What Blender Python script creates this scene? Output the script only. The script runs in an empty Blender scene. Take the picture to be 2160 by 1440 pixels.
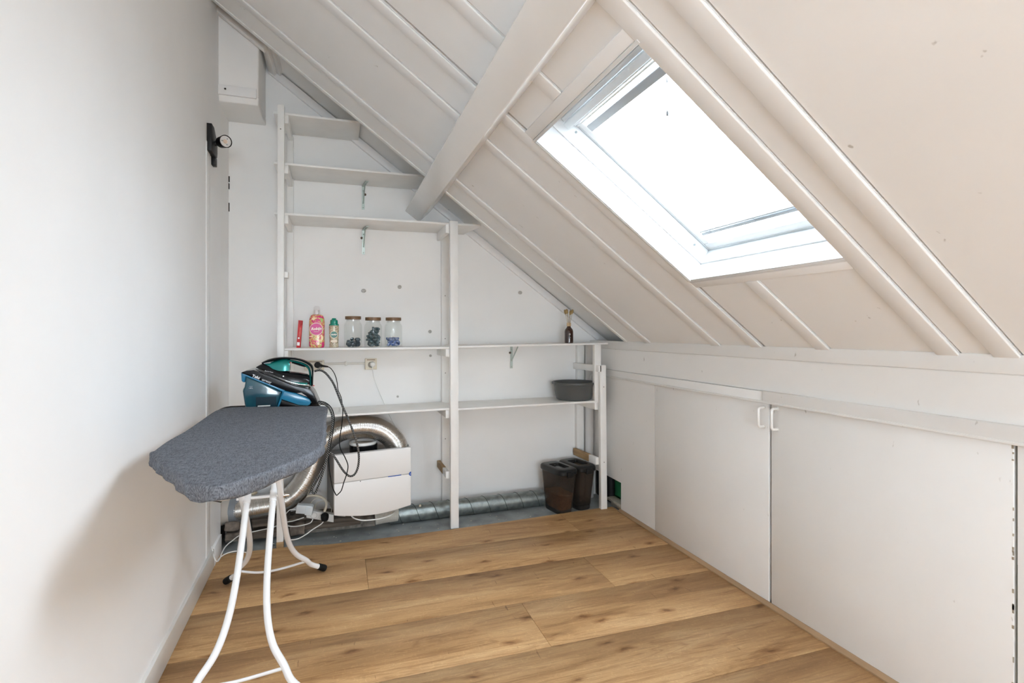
import bpy, bmesh, math, random
from math import sin, cos, pi, radians, sqrt
from mathutils import Vector, Matrix, noise
random.seed(7)
SC = bpy.context.scene
COL = SC.collection

# ------------------------------------------------------------------ camera
FPX, YAW, CY, EYE = 1110.4, 0.322266, 698.96, 1.25
cd = bpy.data.cameras.new('camera'); cam = bpy.data.objects.new('camera', cd); COL.objects.link(cam)
cam.location = (0, 0, EYE); cam.rotation_euler = (pi/2, 0, -YAW)
cd.sensor_fit = 'HORIZONTAL'; cd.sensor_width = 36; cd.lens = 36*FPX/2160
cd.shift_y = -(720-CY)/2160; cd.clip_start = .02
SC.camera = cam

# ------------------------------------------------------------------ sky, daylight, exposure
SKY, EXPO = 12.5, 1.03
w = bpy.data.worlds.new('sky'); SC.world = w; w.use_nodes = True
bg = w.node_tree.nodes['Background']; bg.inputs[0].default_value = (.81, .90, 1.02, 1); bg.inputs[1].default_value = SKY
SC.view_settings.view_transform = 'Standard'; SC.view_settings.look = 'None'
SC.view_settings.gamma = 1; SC.view_settings.use_curve_mapping = False; SC.view_settings.exposure = EXPO
SC.cycles.max_bounces = 14; SC.cycles.diffuse_bounces = 10; SC.cycles.transparent_max_bounces = 24
SC.cycles.glossy_bounces = 6; SC.cycles.transmission_bounces = 8
SC.cycles.caustics_refractive = False; SC.cycles.caustics_reflective = False
SC.cycles.use_denoising = True; SC.cycles.sample_clamp_indirect = 8

TH = radians(36.286)
SDIR = Vector((-cos(TH), 0, sin(TH))); NRM = Vector((sin(TH), 0, cos(TH)))
RO = Vector((1.875, 0, 1.178))
def RP(s, y, off=0):
    "point on the sloping roof: s up the slope, y along the room, off into the room"
    return RO + SDIR*s + Vector((0, y, 0)) - NRM*off

def area(name, loc, tgt, sx, sy, power, col=(1,1,1), portal=False):
    l = bpy.data.lights.new(name, 'AREA'); l.shape = 'RECTANGLE'; l.size = sx; l.size_y = sy
    l.energy = power; l.color = col
    o = bpy.data.objects.new(name, l); COL.objects.link(o); o.location = loc
    o.rotation_euler = (Vector(tgt)-Vector(loc)).to_track_quat('-Z', 'Y').to_euler()
    if portal: l.cycles.is_portal = True
    return o
pc = RP(.95, 1.565, -.30)
o = area('skylight_daylight', pc, pc-NRM, .9, .75, 10, portal=True)
GX0, GX1, GZ0, GZ1 = -.38, .74, .55, 1.67   # made-up gable window behind the camera, added for fill light
area('added_gable_portal', ((GX0+GX1)/2, -3.22, (GZ0+GZ1)/2), ((GX0+GX1)/2, 0, (GZ0+GZ1)/2), GX1-GX0+.02, GZ1-GZ0+.02, 10, portal=True)
# made-up tall window in the unseen left wall, added to let fill daylight in
YR = -3.2
LY0, LY1, LZ0, LZ1 = -3.05, -2.20, .65, 1.75
area('added_side_portal', (-.60, (LY0+LY1)/2, (LZ0+LZ1)/2), (1, (LY0+LY1)/2, (LZ0+LZ1)/2), LZ1-LZ0+.02, LZ1-LZ0+.02, 10, portal=True)
# second roof skylight, added out of view to brighten the room
RS0, RS1 = .55, 1.45
RSY = ((-2.7, -2.0),)
for ya, yb in RSY:
    pc = RP((RS0+RS1)/2, (ya+yb)/2, -.21)
    area('added_rear_portal', pc, pc-NRM, RS1-RS0+.04, RS1-RS0+.04, 10, portal=True)

# ------------------------------------------------------------------ back-projection helper (surveying points on known planes)
FW = Vector((sin(YAW), cos(YAW), 0)); RT = Vector((cos(YAW), -sin(YAW), 0)); EY = Vector((0, 0, EYE))
def ray(u, v): return FW + RT*((u-1080)/FPX) + Vector((0, 0, -(v-CY)/FPX))
def W(u, v, y): d = ray(u, v); return EY + d*(y/d.y)
def WZ(u, v, z=0): d = ray(u, v); return EY + d*((z-EYE)/d.z)
def WX(u, v, x): d = ray(u, v); return EY + d*(x/d.x)

# ------------------------------------------------------------------ materials
MATS = {}
def mat(name, col, rough=.5, metal=0, var=0, vscale=6, bump=0, bscale=60, spec=.5, stretch=(1,1,1), coat=0, alpha=1, col2=None, detail=4, speck=0):
    if name in MATS: return MATS[name]
    m = bpy.data.materials.new(name); m.use_nodes = True; nt = m.node_tree; N = nt.nodes; L = nt.links
    b = N['Principled BSDF']; b.inputs['Base Color'].default_value = (*col, 1)
    b.inputs['Roughness'].default_value = rough; b.inputs['Metallic'].default_value = metal
    b.inputs['Specular IOR Level'].default_value = spec; b.inputs['Coat Weight'].default_value = coat
    b.inputs['Alpha'].default_value = alpha
    tc = N.new('ShaderNodeTexCoord'); mp = N.new('ShaderNodeMapping'); mp.inputs['Scale'].default_value = stretch
    L.new(tc.outputs['Object'], mp.inputs[0])
    if var or col2:
        n = N.new('ShaderNodeTexNoise'); n.inputs['Scale'].default_value = vscale; n.inputs['Detail'].default_value = detail
        r = N.new('ShaderNodeValToRGB'); L.new(mp.outputs[0], n.inputs['Vector']); L.new(n.outputs[0], r.inputs[0])
        c2 = col2 if col2 else tuple(c*(1-var) for c in col); c1 = col if col2 else tuple(min(1, c*(1+var*.4)) for c in col)
        r.color_ramp.elements[0].position = .3; r.color_ramp.elements[0].color = (*c2, 1)
        r.color_ramp.elements[1].position = .7; r.color_ramp.elements[1].color = (*c1, 1)
        if speck:
            n3 = N.new('ShaderNodeTexNoise'); n3.inputs['Scale'].default_value = speck; n3.inputs['Detail'].default_value = 3
            mp3 = N.new('ShaderNodeMapping'); mp3.inputs['Scale'].default_value = (1, 1, .45); mp3.inputs['Rotation'].default_value = (.6,.4,.2)
            L.new(tc.outputs['Object'], mp3.inputs[0]); L.new(mp3.outputs[0], n3.inputs['Vector'])
            r3 = N.new('ShaderNodeValToRGB'); L.new(n3.outputs[0], r3.inputs[0])
            r3.color_ramp.elements[0].position = .725; r3.color_ramp.elements[0].color = (1,1,1,1)
            r3.color_ramp.elements[1].position = .77; r3.color_ramp.elements[1].color = (.55,.52,.48,1)
            mm = N.new('ShaderNodeMix'); mm.data_type = 'RGBA'; mm.blend_type = 'MULTIPLY'; mm.inputs[0].default_value = .8
            L.new(r.outputs[0], mm.inputs[6]); L.new(r3.outputs[0], mm.inputs[7]); L.new(mm.outputs[2], b.inputs['Base Color'])
        else: L.new(r.outputs[0], b.inputs['Base Color'])
    if bump:
        n2 = N.new('ShaderNodeTexNoise'); n2.inputs['Scale'].default_value = bscale; n2.inputs['Detail'].default_value = 5
        bp = N.new('ShaderNodeBump'); bp.inputs['Strength'].default_value = bump; bp.inputs['Distance'].default_value = .003
        L.new(mp.outputs[0], n2.inputs['Vector']); L.new(n2.outputs[0], bp.inputs['Height']); L.new(bp.outputs[0], b.inputs['Normal'])
    MATS[name] = m; return m

M_wall = mat('white_wall_paint', (.87,.87,.865), .55, var=.02, vscale=3, bump=.05, bscale=25)
M_back = mat('white_plaster', (.87,.865,.85), .6, var=.04, vscale=2.2, bump=.25, bscale=14)
M_ceil = mat('white_ceiling_paint', (.86,.86,.855), .5, speck=26, var=.03, vscale=2.0, bump=.06, bscale=18)
M_batt = mat('white_batten_paint', (.84,.84,.835), .5, var=.03, vscale=3, bump=.1, bscale=22, stretch=(1,3,1))
M_beam = mat('white_beam_paint', (.85,.85,.84), .22, speck=34, var=.03, vscale=4, bump=.08, bscale=16, coat=.3)
M_knee = mat('white_board_paint', (.83,.825,.81), .45, speck=30, var=.03, vscale=3, bump=.08, bscale=30)
M_rack = mat('white_rack_paint', (.85,.845,.825), .42, var=.05, vscale=8, bump=.12, bscale=40)
M_win  = mat('white_window_lacquer', (.68,.69,.69), .3, var=.01)
M_wing = mat('pale_grey_window_metal', (.62,.66,.68), .35)
M_rail = mat('grey_aluminium_rail', (.36,.39,.41), .35)
M_gap  = mat('dark_gap', (.022,.02,.018), .95)
M_raw  = mat('raw_pine', (.42,.27,.13), .7, var=.3, vscale=10, stretch=(1,1,6))
M_sub  = mat('grey_painted_screed', (.33,.36,.365), .55, var=.35, vscale=9, bump=.4, bscale=40, detail=8)
M_rub  = mat('old_masonry', (.23,.185,.15), .95, var=.65, vscale=22, bump=1, bscale=60, detail=8)
M_timb = mat('old_timber', (.15,.12,.095), .9, var=.65, vscale=14, bump=.8, bscale=40, stretch=(.25,1,3), detail=8)
M_galv = mat('galvanised_steel', (.30,.335,.33), .42, metal=.85, var=.35, vscale=26, bump=.06, bscale=60, detail=6)
M_flex = mat('aluminium_foil_duct', (.70,.68,.65), .22, metal=1, bump=.25, bscale=25, var=.12, vscale=12)
M_chrome = mat('chrome', (.75,.75,.74), .15, metal=1)
M_zinc = mat('zinc_bracket', (.46,.52,.48), .4, metal=.7, var=.1, vscale=30)
M_black = mat('black_plastic', (.006,.006,.007), .16, spec=.3)
M_blackm = mat('matt_black_metal', (.010,.009,.009), .45, spec=.3)
M_rubber = mat('black_rubber', (.008,.008,.008), .6, spec=.25)
M_wtube = mat('white_enamel_tube', (.84,.85,.86), .22, coat=.4)
M_wplas = mat('white_plastic', (.80,.80,.78), .3)
M_cream = mat('aged_cream_plastic', (.72,.66,.54), .35)
M_unit = mat('unit_white_lacquer', (.82,.81,.795), .3)
M_unitg = mat('unit_grey_sheet', (.36,.35,.34), .45, metal=.3)
M_blue = mat('blue_print', (.02,.10,.42), .4)
M_bluetr = mat('petrol_tank', (.008,.055,.085), .12, coat=.5, col2=(.015,.09,.12), vscale=9, var=.1)
M_bluebd = mat('blue_plastic', (.02,.20,.36), .22, coat=.3)
M_teal = mat('metallic_teal', (.005,.20,.185), .22, metal=.55, coat=.5)
M_red = mat('red_plastic', (.62,.02,.025), .35)
M_denim = None
M_grayb = mat('slate_grey_plastic', (.085,.09,.09), .38)
M_amber = mat('amber_brown_glass', (.035,.012,.006), .12, coat=.6)
M_palew = mat('pale_beech', (.60,.42,.24), .55, var=.12, vscale=30)
M_lidw = mat('acacia_lid_wood', (.19,.105,.05), .5, var=.35, vscale=16, stretch=(1,5,5))
M_straw = mat('dried_grass', (.42,.30,.13), .85, var=.3, vscale=60)
M_green = mat('green_plastic', (.004,.20,.07), .35)
M_dkcloth = mat('black_bag_fabric', (.006,.006,.006), .8)
M_emg = mat('emerald_cap', (0,.24,.16), .25, coat=.4)
M_pod1 = mat('dark_capsule', (.02,.035,.055), .12, coat=.6, col2=(.12,.17,.20), vscale=45)
M_pod2 = mat('green_grey_capsule', (.02,.06,.06), .12, coat=.6, col2=(.16,.22,.26), vscale=55)
M_pod3 = mat('blue_capsule', (.01,.08,.36), .15, coat=.6, col2=(.45,.5,.6), vscale=45)
M_white = mat('white_print', (.85,.85,.85), .5)
M_kib = mat('kibble', (.75,.46,.22), .8, var=.4, vscale=80)
M_oakst = mat('oak_strip', (.40,.26,.145), .45, var=.2, vscale=9, stretch=(1,.2,1))

def glassy(name, tint, trans, rough=.08, gloss=1.5, base=None, refl=1.0):
    m = bpy.data.materials.new(name); m.use_nodes = True; N = m.node_tree.nodes; L = m.node_tree.links; N.clear()
    o = N.new('ShaderNodeOutputMaterial'); t = N.new('ShaderNodeBsdfTransparent'); g = N.new('ShaderNodeBsdfPrincipled')
    t.inputs[0].default_value = (*tint, 1)
    if base is None: g.inputs['Metallic'].default_value = 1
    g.inputs['Base Color'].default_value = (*(base or (.9,.92,.92)), 1); g.inputs['Roughness'].default_value = rough
    f = N.new('ShaderNodeFresnel'); f.inputs[0].default_value = gloss
    a = N.new('ShaderNodeMath'); a.operation = 'ADD'; a.use_clamp = True; a.inputs[1].default_value = 1-trans
    k = N.new('ShaderNodeMath'); k.operation = 'MULTIPLY'; k.inputs[1].default_value = refl; gm = N.new('ShaderNodeNewGeometry')
    bf = N.new('ShaderNodeMath'); bf.operation = 'MULTIPLY_ADD'; bf.inputs[1].default_value = -1; bf.inputs[2].default_value = 1; L.new(gm.outputs['Backfacing'], bf.inputs[0])
    fb = N.new('ShaderNodeMath'); fb.operation = 'MULTIPLY'; L.new(f.outputs[0], fb.inputs[0]); L.new(bf.outputs[0], fb.inputs[1]); L.new(fb.outputs[0], k.inputs[0])
    mx = N.new('ShaderNodeMixShader'); L.new(k.outputs[0], a.inputs[0]); L.new(a.outputs[0], mx.inputs[0])
    L.new(t.outputs[0], mx.inputs[1]); L.new(g.outputs[0], mx.inputs[2]); L.new(mx.outputs[0], o.inputs[0]); return m
M_pane = glassy('window_glass', (.97,.985,.98), 1)
M_glass = glassy('jar_glass', (.975,.98,.975), 1, gloss=1.45, refl=.7)
M_clear = glassy('clear_cap_plastic', (.97,.96,.96), .92, .15, gloss=1.4, refl=.7)
M_smoke = glassy('smoked_plastic', (.70,.60,.51), .70, .3, base=(.075,.066,.058))

def wood():
    m = bpy.data.materials.new('oak_laminate'); m.use_nodes = True; nt = m.node_tree; N = nt.nodes; L = nt.links
    b = N['Principled BSDF']; b.inputs['Roughness'].default_value = .5; b.inputs['Specular IOR Level'].default_value = .28
    tc = N.new('ShaderNodeTexCoord'); oi = N.new('ShaderNodeObjectInfo')
    add = N.new('ShaderNodeVectorMath'); add.operation = 'ADD'
    cmb = N.new('ShaderNodeCombineXYZ'); mul = N.new('ShaderNodeMath'); mul.operation = 'MULTIPLY'; mul.inputs[1].default_value = 37
    L.new(oi.outputs['Random'], mul.inputs[0]); L.new(mul.outputs[0], cmb.inputs[0]); L.new(mul.outputs[0], cmb.inputs[2])
    L.new(tc.outputs['Object'], add.inputs[0]); L.new(cmb.outputs[0], add.inputs[1])
    def noi(sc, stretch, det, dist=0, rough=.5):
        mp = N.new('ShaderNodeMapping'); mp.inputs['Scale'].default_value = stretch
        n = N.new('ShaderNodeTexNoise'); n.inputs['Scale'].default_value = sc; n.inputs['Detail'].default_value = det
        n.inputs['Distortion'].default_value = dist; n.inputs['Roughness'].default_value = rough
        L.new(add.outputs[0], mp.inputs[0]); L.new(mp.outputs[0], n.inputs['Vector']); return n.outputs[0]
    def ramp(inp, pts):
        r = N.new('ShaderNodeValToRGB'); L.new(inp, r.inputs[0]); e = r.color_ramp.elements
        e[0].position, e[0].color = pts[0][0], (*pts[0][1], 1); e[1].position, e[1].color = pts[-1][0], (*pts[-1][1], 1)
        for p, c in pts[1:-1]: x = e.new(p); x.color = (*c, 1)
        return r.outputs[0]
    def mixc(a, bb, f, mode='MULTIPLY'):
        x = N.new('ShaderNodeMix'); x.data_type = 'RGBA'; x.blend_type = mode
        L.new(a, x.inputs[6]); L.new(bb, x.inputs[7])
        if isinstance(f, float): x.inputs[0].default_value = f
        else: L.new(f, x.inputs[0])
        return x.outputs[2]
    base = ramp(noi(1.3, (1, 6, 1), 6, .8, .55), [(.30,(.35,.197,.087)),(.43,(.46,.270,.124)),(.56,(.54,.332,.158)),(.70,(.61,.395,.203))])
    grain = ramp(noi(7, (1, 26, 1), 8, .5, .7), [(.32,(.62,.57,.52)),(.5,(1,1,1)),(.70,(1.12,1.12,1.10))])
    c = mixc(base, grain, .75)
    fine = ramp(noi(40, (1, 30, 1), 4, .2, .7), [(.35,(.78,.75,.72)),(.6,(1.04,1.04,1.03))])
    c = mixc(c, fine, .6)
    st = ramp(noi(1.5, (.9, 9, 1), 4, 1.6), [(.54,(1,1,1)),(.60,(.66,.58,.50)),(.65,(1,1,1))])
    c = mixc(c, st, .6)
    # pale sapwood flecks and short dark checks across the grain
    fl_ = ramp(noi(20, (2.5, 2.2, 1), 5, 1.8, .6), [(.56,(1,1,1)),(.66,(1.22,1.25,1.28)),(.72,(1,1,1))])
    c = mixc(c, fl_, .7)
    ck = ramp(noi(11, (5.5, .9, 1), 3, .5), [(.71,(1,1,1)),(.74,(.50,.42,.36))])
    c = mixc(c, ck, .7)
    # knots
    mpk = N.new('ShaderNodeMapping'); mpk.inputs['Scale'].default_value = (1.6, 3.9, .1)
    vo = N.new('ShaderNodeTexVoronoi'); vo.voronoi_dimensions = '2D'; vo.inputs['Scale'].default_value = 1.35; vo.inputs['Randomness'].default_value = 1
    nd = N.new('ShaderNodeTexNoise'); nd.inputs['Scale'].default_value = 14; nd.inputs['Detail'].default_value = 3
    mxv = N.new('ShaderNodeMix'); mxv.data_type = 'RGBA'; mxv.inputs[0].default_value = .05
    L.new(add.outputs[0], nd.inputs['Vector']); L.new(add.outputs[0], mxv.inputs[6]); L.new(nd.outputs['Color'], mxv.inputs[7])
    L.new(mxv.outputs[2], mpk.inputs[0]); L.new(mpk.outputs[0], vo.inputs['Vector'])
    kn = ramp(vo.outputs['Distance'], [(.02,(.34,.24,.18)),(.05,(.66,.56,.48)),(.11,(1,1,1))])
    c = mixc(c, kn, .85)
    hsv = N.new('ShaderNodeHueSaturation'); mr = N.new('ShaderNodeMapRange'); mr.inputs[3].default_value = .93; mr.inputs[4].default_value = 1.07
    L.new(oi.outputs['Random'], mr.inputs[0]); L.new(mr.outputs[0], hsv.inputs['Value']); L.new(c, hsv.inputs['Color'])
    L.new(hsv.outputs[0], b.inputs['Base Color'])
    bp = N.new('ShaderNodeBump'); bp.inputs['Strength'].default_value = .12; bp.inputs['Distance'].default_value = .001
    L.new(noi(30, (1, 20, 1), 3), bp.inputs['Height']); L.new(bp.outputs[0], b.inputs['Normal'])
    return m
M_oak = wood()

def denim():
    m = bpy.data.materials.new('grey_chambray'); m.use_nodes = True; nt = m.node_tree; N = nt.nodes; L = nt.links
    b = N['Principled BSDF']; b.inputs['Roughness'].default_value = .9; b.inputs['Specular IOR Level'].default_value = .2
    tc = N.new('ShaderNodeTexCoord')
    outs = []
    for st in ((1, 9, 2), (9, 1, 2)):
        mp = N.new('ShaderNodeMapping'); mp.inputs['Scale'].default_value = st; mp.inputs['Rotation'].default_value = (0,0,.1)
        n = N.new('ShaderNodeTexNoise'); n.inputs['Scale'].default_value = 75; n.inputs['Detail'].default_value = 4
        L.new(tc.outputs['Object'], mp.inputs[0]); L.new(mp.outputs[0], n.inputs['Vector']); outs.append(n.outputs[0])
    a = N.new('ShaderNodeMath'); a.operation = 'ADD'; L.new(outs[0], a.inputs[0]); L.new(outs[1], a.inputs[1])
    h = N.new('ShaderNodeMath'); h.operation = 'MULTIPLY'; h.inputs[1].default_value = .5; L.new(a.outputs[0], h.inputs[0])
    r = N.new('ShaderNodeValToRGB'); L.new(h.outputs[0], r.inputs[0]); e = r.color_ramp.elements
    e[0].position = .38; e[0].color = (.055,.060,.070,1); e[1].position = .60; e[1].color = (.195,.207,.232,1)
    L.new(r.outputs[0], b.inputs['Base Color'])
    n = N.new('ShaderNodeTexNoise'); n.inputs['Scale'].default_value = 16; n.inputs['Detail'].default_value = 4
    bp = N.new('ShaderNodeBump'); bp.inputs['Strength'].default_value = .35; bp.inputs['Distance'].default_value = .006
    L.new(tc.outputs['Object'], n.inputs['Vector']); L.new(n.outputs[0], bp.inputs['Height']); L.new(bp.outputs[0], b.inputs['Normal'])
    return m
M_denim = denim()

def braid():
    m = bpy.data.materials.new('black_braid_white_fleck'); m.use_nodes = True; nt = m.node_tree; N = nt.nodes; L = nt.links
    b = N['Principled BSDF']; b.inputs['Roughness'].default_value = .8
    uv = N.new('ShaderNodeTexCoord'); sx = N.new('ShaderNodeSeparateXYZ'); L.new(uv.outputs['UV'], sx.inputs[0])
    def m_(op, a, bb=None, k=None):
        x = N.new('ShaderNodeMath'); x.operation = op; L.new(a, x.inputs[0])
        if bb is not None: L.new(bb, x.inputs[1])
        if k is not None: x.inputs[1].default_value = k
        return x.outputs[0]
    # u: around (0..1), v: along in metres
    v = m_('MULTIPLY', sx.outputs[1], k=95.0); u4 = m_('MULTIPLY', sx.outputs[0], k=3.0)
    f1 = m_('FRACT', m_('ADD', v, u4)); s1 = m_('LESS_THAN', f1, k=.30)
    f2 = m_('FRACT', m_('MULTIPLY', m_('SUBTRACT', u4, m_('MULTIPLY', v, k=.33)), k=2.0)); s2 = m_('LESS_THAN', f2, k=.45)
    s = m_('MULTIPLY', s1, s2)
    mx = N.new('ShaderNodeMix'); mx.data_type = 'RGBA'; L.new(s, mx.inputs[0])
    mx.inputs[6].default_value = (.006,.006,.006,1); mx.inputs[7].default_value = (.75,.74,.72,1)
    L.new(mx.outputs[2], b.inputs['Base Color']); return m
M_braid = braid()

def floral(name, cols, scale, seed):
    m = bpy.data.materials.new(name); m.use_nodes = True; nt = m.node_tree; N = nt.nodes; L = nt.links
    b = N['Principled BSDF']; b.inputs['Roughness'].default_value = .3; b.inputs['Coat Weight'].default_value = .3
    tc = N.new('ShaderNodeTexCoord'); mp = N.new('ShaderNodeMapping'); mp.inputs['Location'].default_value = (seed, seed*2, seed*3)
    L.new(tc.outputs['Object'], mp.inputs[0])
    n = N.new('ShaderNodeTexNoise'); n.inputs['Scale'].default_value = scale; n.inputs['Detail'].default_value = 2; n.inputs['Distortion'].default_value = 2.5
    r = N.new('ShaderNodeValToRGB'); r.color_ramp.interpolation = 'CONSTANT'; L.new(mp.outputs[0], n.inputs['Vector']); L.new(n.outputs[0], r.inputs[0])
    e = r.color_ramp.elements; e[0].position = 0; e[0].color = (*cols[0][1], 1); e[1].position = cols[1][0]; e[1].color = (*cols[1][1], 1)
    for p, c in cols[2:]: x = e.new(p); x.color = (*c, 1)
    L.new(r.outputs[0], b.inputs['Base Color']); return m
M_fl1 = floral('pink_floral_print', [(0,(.62,.01,.16)),(.44,(.62,.01,.16)),(.49,(.72,.36,.10)),(.56,(.78,.62,.28)),(.62,(.25,.42,.06)),(.66,(.75,.12,.2))], 26, 1.3)
M_fl2 = floral('cream_floral_print', [(0,(.12,.09,.03)),(.36,(.20,.13,.06)),(.44,(.62,.55,.36)),(.54,(.72,.66,.5)),(.62,(.5,.16,.18)),(.68,(.04,.20,.13))], 60, 4.1)
M_pink = mat('magenta_label', (.58,.004,.20), .35)
M_dkgr = mat('dark_green_label', (.004,.13,.085), .35)

# ------------------------------------------------------------------ mesh builder
class MB:
    def __init__(s): s.v = []; s.f = []; s.sm = []; s.uv = None
    def add(s, vs, fs, smooth=False):
        k = len(s.v); s.v += [Vector(p) for p in vs]; s.f += [tuple(i+k for i in f) for f in fs]; s.sm += [smooth]*len(fs); return s
    def box(s, a, b, M=None):
        x0,y0,z0 = a; x1,y1,z1 = b
        vs = [Vector(p) for p in [(x0,y0,z0),(x1,y0,z0),(x1,y1,z0),(x0,y1,z0),(x0,y0,z1),(x1,y0,z1),(x1,y1,z1),(x0,y1,z1)]]
        if M is not None: vs = [M(p) if callable(M) else M @ p for p in vs]
        return s.add(vs, [(0,3,2,1),(4,5,6,7),(0,1,5,4),(1,2,6,5),(2,3,7,6),(3,0,4,7)])
    def rbox(s, s0, s1, y0, y1, o0, o1):          # box in roof coordinates
        return s.box((s0,y0,o0), (s1,y1,o1), lambda p: RP(p.x, p.y, p.z))
    def hexa(s, p): return s.add(p, [(0,3,2,1),(4,5,6,7),(0,1,5,4),(1,2,6,5),(2,3,7,6),(3,0,4,7)])
    def prism(s, poly, d, smooth=False):           # polygon of 3-D points swept by vector d
        n = len(poly); d = Vector(d); a = [Vector(p) for p in poly]
        return s.add(a+[p+d for p in a], [tuple(range(n))[::-1], tuple(range(n, 2*n))] + [(i,(i+1)%n,n+(i+1)%n,n+i) for i in range(n)], smooth)
    def tube(s, path, r, n=12, caps=True, rb=None, up=None, uvs=False):
        path = [Vector(p) for p in path]; m = len(path); rs = r if isinstance(r, (list, tuple)) else [r]*m
        k = len(s.v); t0 = (path[1]-path[0]).normalized()
        a = Vector(up) if up is not None else (Vector((0,0,1)) if abs(t0.z) < .9 else Vector((0,1,0)))
        a = (a - t0*a.dot(t0)).normalized(); L = 0; vlen = []
        for i, p in enumerate(path):
            t = (path[min(i+1,m-1)]-path[max(i-1,0)]).normalized()
            if up is not None: a = Vector(up)
            a = (a - t*a.dot(t)).normalized(); b = t.cross(a)
            if i: L += (path[i]-path[i-1]).length
            vlen.append(L); rr = rs[i]; r2 = (rb[i] if isinstance(rb,(list,tuple)) else rb) if rb is not None else rr
            for j in range(n):
                q = 2*pi*j/n; s.v.append(p + a*(rr*cos(q)) + b*(r2*sin(q)))
        for i in range(m-1):
            for j in range(n):
                s.f.append((k+i*n+j, k+i*n+(j+1)%n, k+(i+1)*n+(j+1)%n, k+(i+1)*n+j)); s.sm.append(True)
                if uvs:
                    if s.uv is None: s.uv = {}
                    s.uv[len(s.f)-1] = [(j/n,vlen[i]),((j+1)/n,vlen[i]),((j+1)/n,vlen[i+1]),(j/n,vlen[i+1])]
        if caps:
            s.f.append(tuple(k+j for j in range(n))[::-1]); s.f.append(tuple(k+(m-1)*n+j for j in range(n))); s.sm += [False]*2
        return s
    def alathe(s, c, axis, prof, n=28):
        return s.lathe(c, prof, n=n, M=Vector((0,0,1)).rotation_difference(Vector(axis)).to_matrix().to_4x4())
    def lathe(s, c, prof, n=28, M=None, sx=1, sy=1, power=2, cap=True, smooth=True):
        "rings of radius r at height z round c; power>2 makes the section squarish"
        c = Vector(c); k = len(s.v)
        for (r, z) in prof:
            for j in range(n):
                q = 2*pi*j/n; cx, sy_ = cos(q), sin(q)
                if power != 2:
                    cx = math.copysign(abs(cx)**(2/power), cx); sy_ = math.copysign(abs(sy_)**(2/power), sy_)
                p = Vector((r*sx*cx, r*sy*sy_, z))
                s.v.append(c + (M @ p if M is not None else p))
        for i in range(len(prof)-1):
            for j in range(n):
                s.f.append((k+i*n+j, k+i*n+(j+1)%n, k+(i+1)*n+(j+1)%n, k+(i+1)*n+j)); s.sm.append(smooth)
        if cap:
            s.f.append(tuple(k+j for j in range(n))[::-1]); s.f.append(tuple(k+(len(prof)-1)*n+j for j in range(n))); s.sm += [False]*2
        return s
    def build(s, name, material, parent=None, bevel=0, seg=2, sharp=35, loc=None):
        base = Vector((0,0,0))
        p = parent
        while p is not None: base += p.location; p = p.parent
        org = Vector(loc) if loc is not None else base
        me = bpy.data.meshes.new(name); me.from_pydata([v-org for v in s.v], [], s.f)
        me.polygons.foreach_set('use_smooth', s.sm)
        if s.uv:
            ul = me.uv_layers.new(name='uv')
            for fi, q in s.uv.items():
                for li, c in zip(me.polygons[fi].loop_indices, q): ul.data[li].uv = c
        me.update()
        bm = bmesh.new(); bm.from_mesh(me); bmesh.ops.recalc_face_normals(bm, faces=bm.faces)
        if bevel:
            es = [e for e in bm.edges if len(e.link_faces) == 2 and e.calc_face_angle(0) > radians(sharp)]
            bmesh.ops.bevel(bm, geom=es, offset=bevel, segments=seg, profile=.5, affect='EDGES', clamp_overlap=True)
            for f in bm.faces: f.smooth = True
            for e in bm.edges:
                if len(e.link_faces) == 2 and e.calc_face_angle(0) > radians(50): e.smooth = False
        else:
            for e in bm.edges:
                if len(e.link_faces) == 2 and e.calc_face_angle(0) > radians(sharp): e.smooth = False
        bm.to_mesh(me); bm.free()
        me.materials.append(material)
        o = bpy.data.objects.new(name, me); COL.objects.link(o); o.parent = parent
        o.location = org - base
        return o

def tag(o, label=None, cat=None, group=None, kind=None):
    if label: o['label'] = label
    if cat: o['category'] = cat
    if group: o['group'] = group
    if kind: o['kind'] = kind
    return o
def thing(name, loc, label, cat, group=None, kind=None):
    o = bpy.data.objects.new(name, None); COL.objects.link(o); o.location = loc; o.empty_display_size = .05
    return tag(o, label, cat, group, kind)
def copy_tree(o, parent=None):
    c = o.copy(); COL.objects.link(c); c.parent = parent
    for ch in list(o.children): copy_tree(ch, c)
    return c
def smooth(pts, n=8, closed=False):
    "Catmull-Rom through the points"
    P = [Vector(p) for p in pts]; m = len(P); out = []
    for i in range(m if closed else m-1):
        g = (lambda k: P[k % m]) if closed else (lambda k: P[max(0, min(m-1, k))])
        a, b, c, d = g(i-1), g(i), g(i+1), g(i+2)
        for k in range(n):
            t = k/n; out.append(.5*((2*b)+(c-a)*t+(2*a-5*b+4*c-d)*t*t+(3*b-a-3*c+d)*t**3))
    if not closed: out.append(P[-1])
    return out
def text(name, body, size, M, material, parent, extrude=.0004, shear=0, align='CENTER', bold=0):
    c = bpy.data.curves.new(name, 'FONT'); c.body = body; c.size = size; c.extrude = extrude; c.align_x = align; c.align_y = 'CENTER'
    c.shear = shear; c.offset = bold; c.resolution_u = 3
    t = bpy.data.objects.new('tmp', c); COL.objects.link(t)
    dg = bpy.context.evaluated_depsgraph_get(); me = bpy.data.meshes.new_from_object(t.evaluated_get(dg))
    bpy.data.objects.remove(t); bpy.data.curves.remove(c)
    base = Vector((0,0,0)); p = parent
    while p is not None: base += p.location; p = p.parent
    me.transform(Matrix.Translation(-base) @ M); me.materials.clear(); me.materials.append(material)
    o = bpy.data.objects.new(name, me); COL.objects.link(o); o.parent = parent; return o
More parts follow.
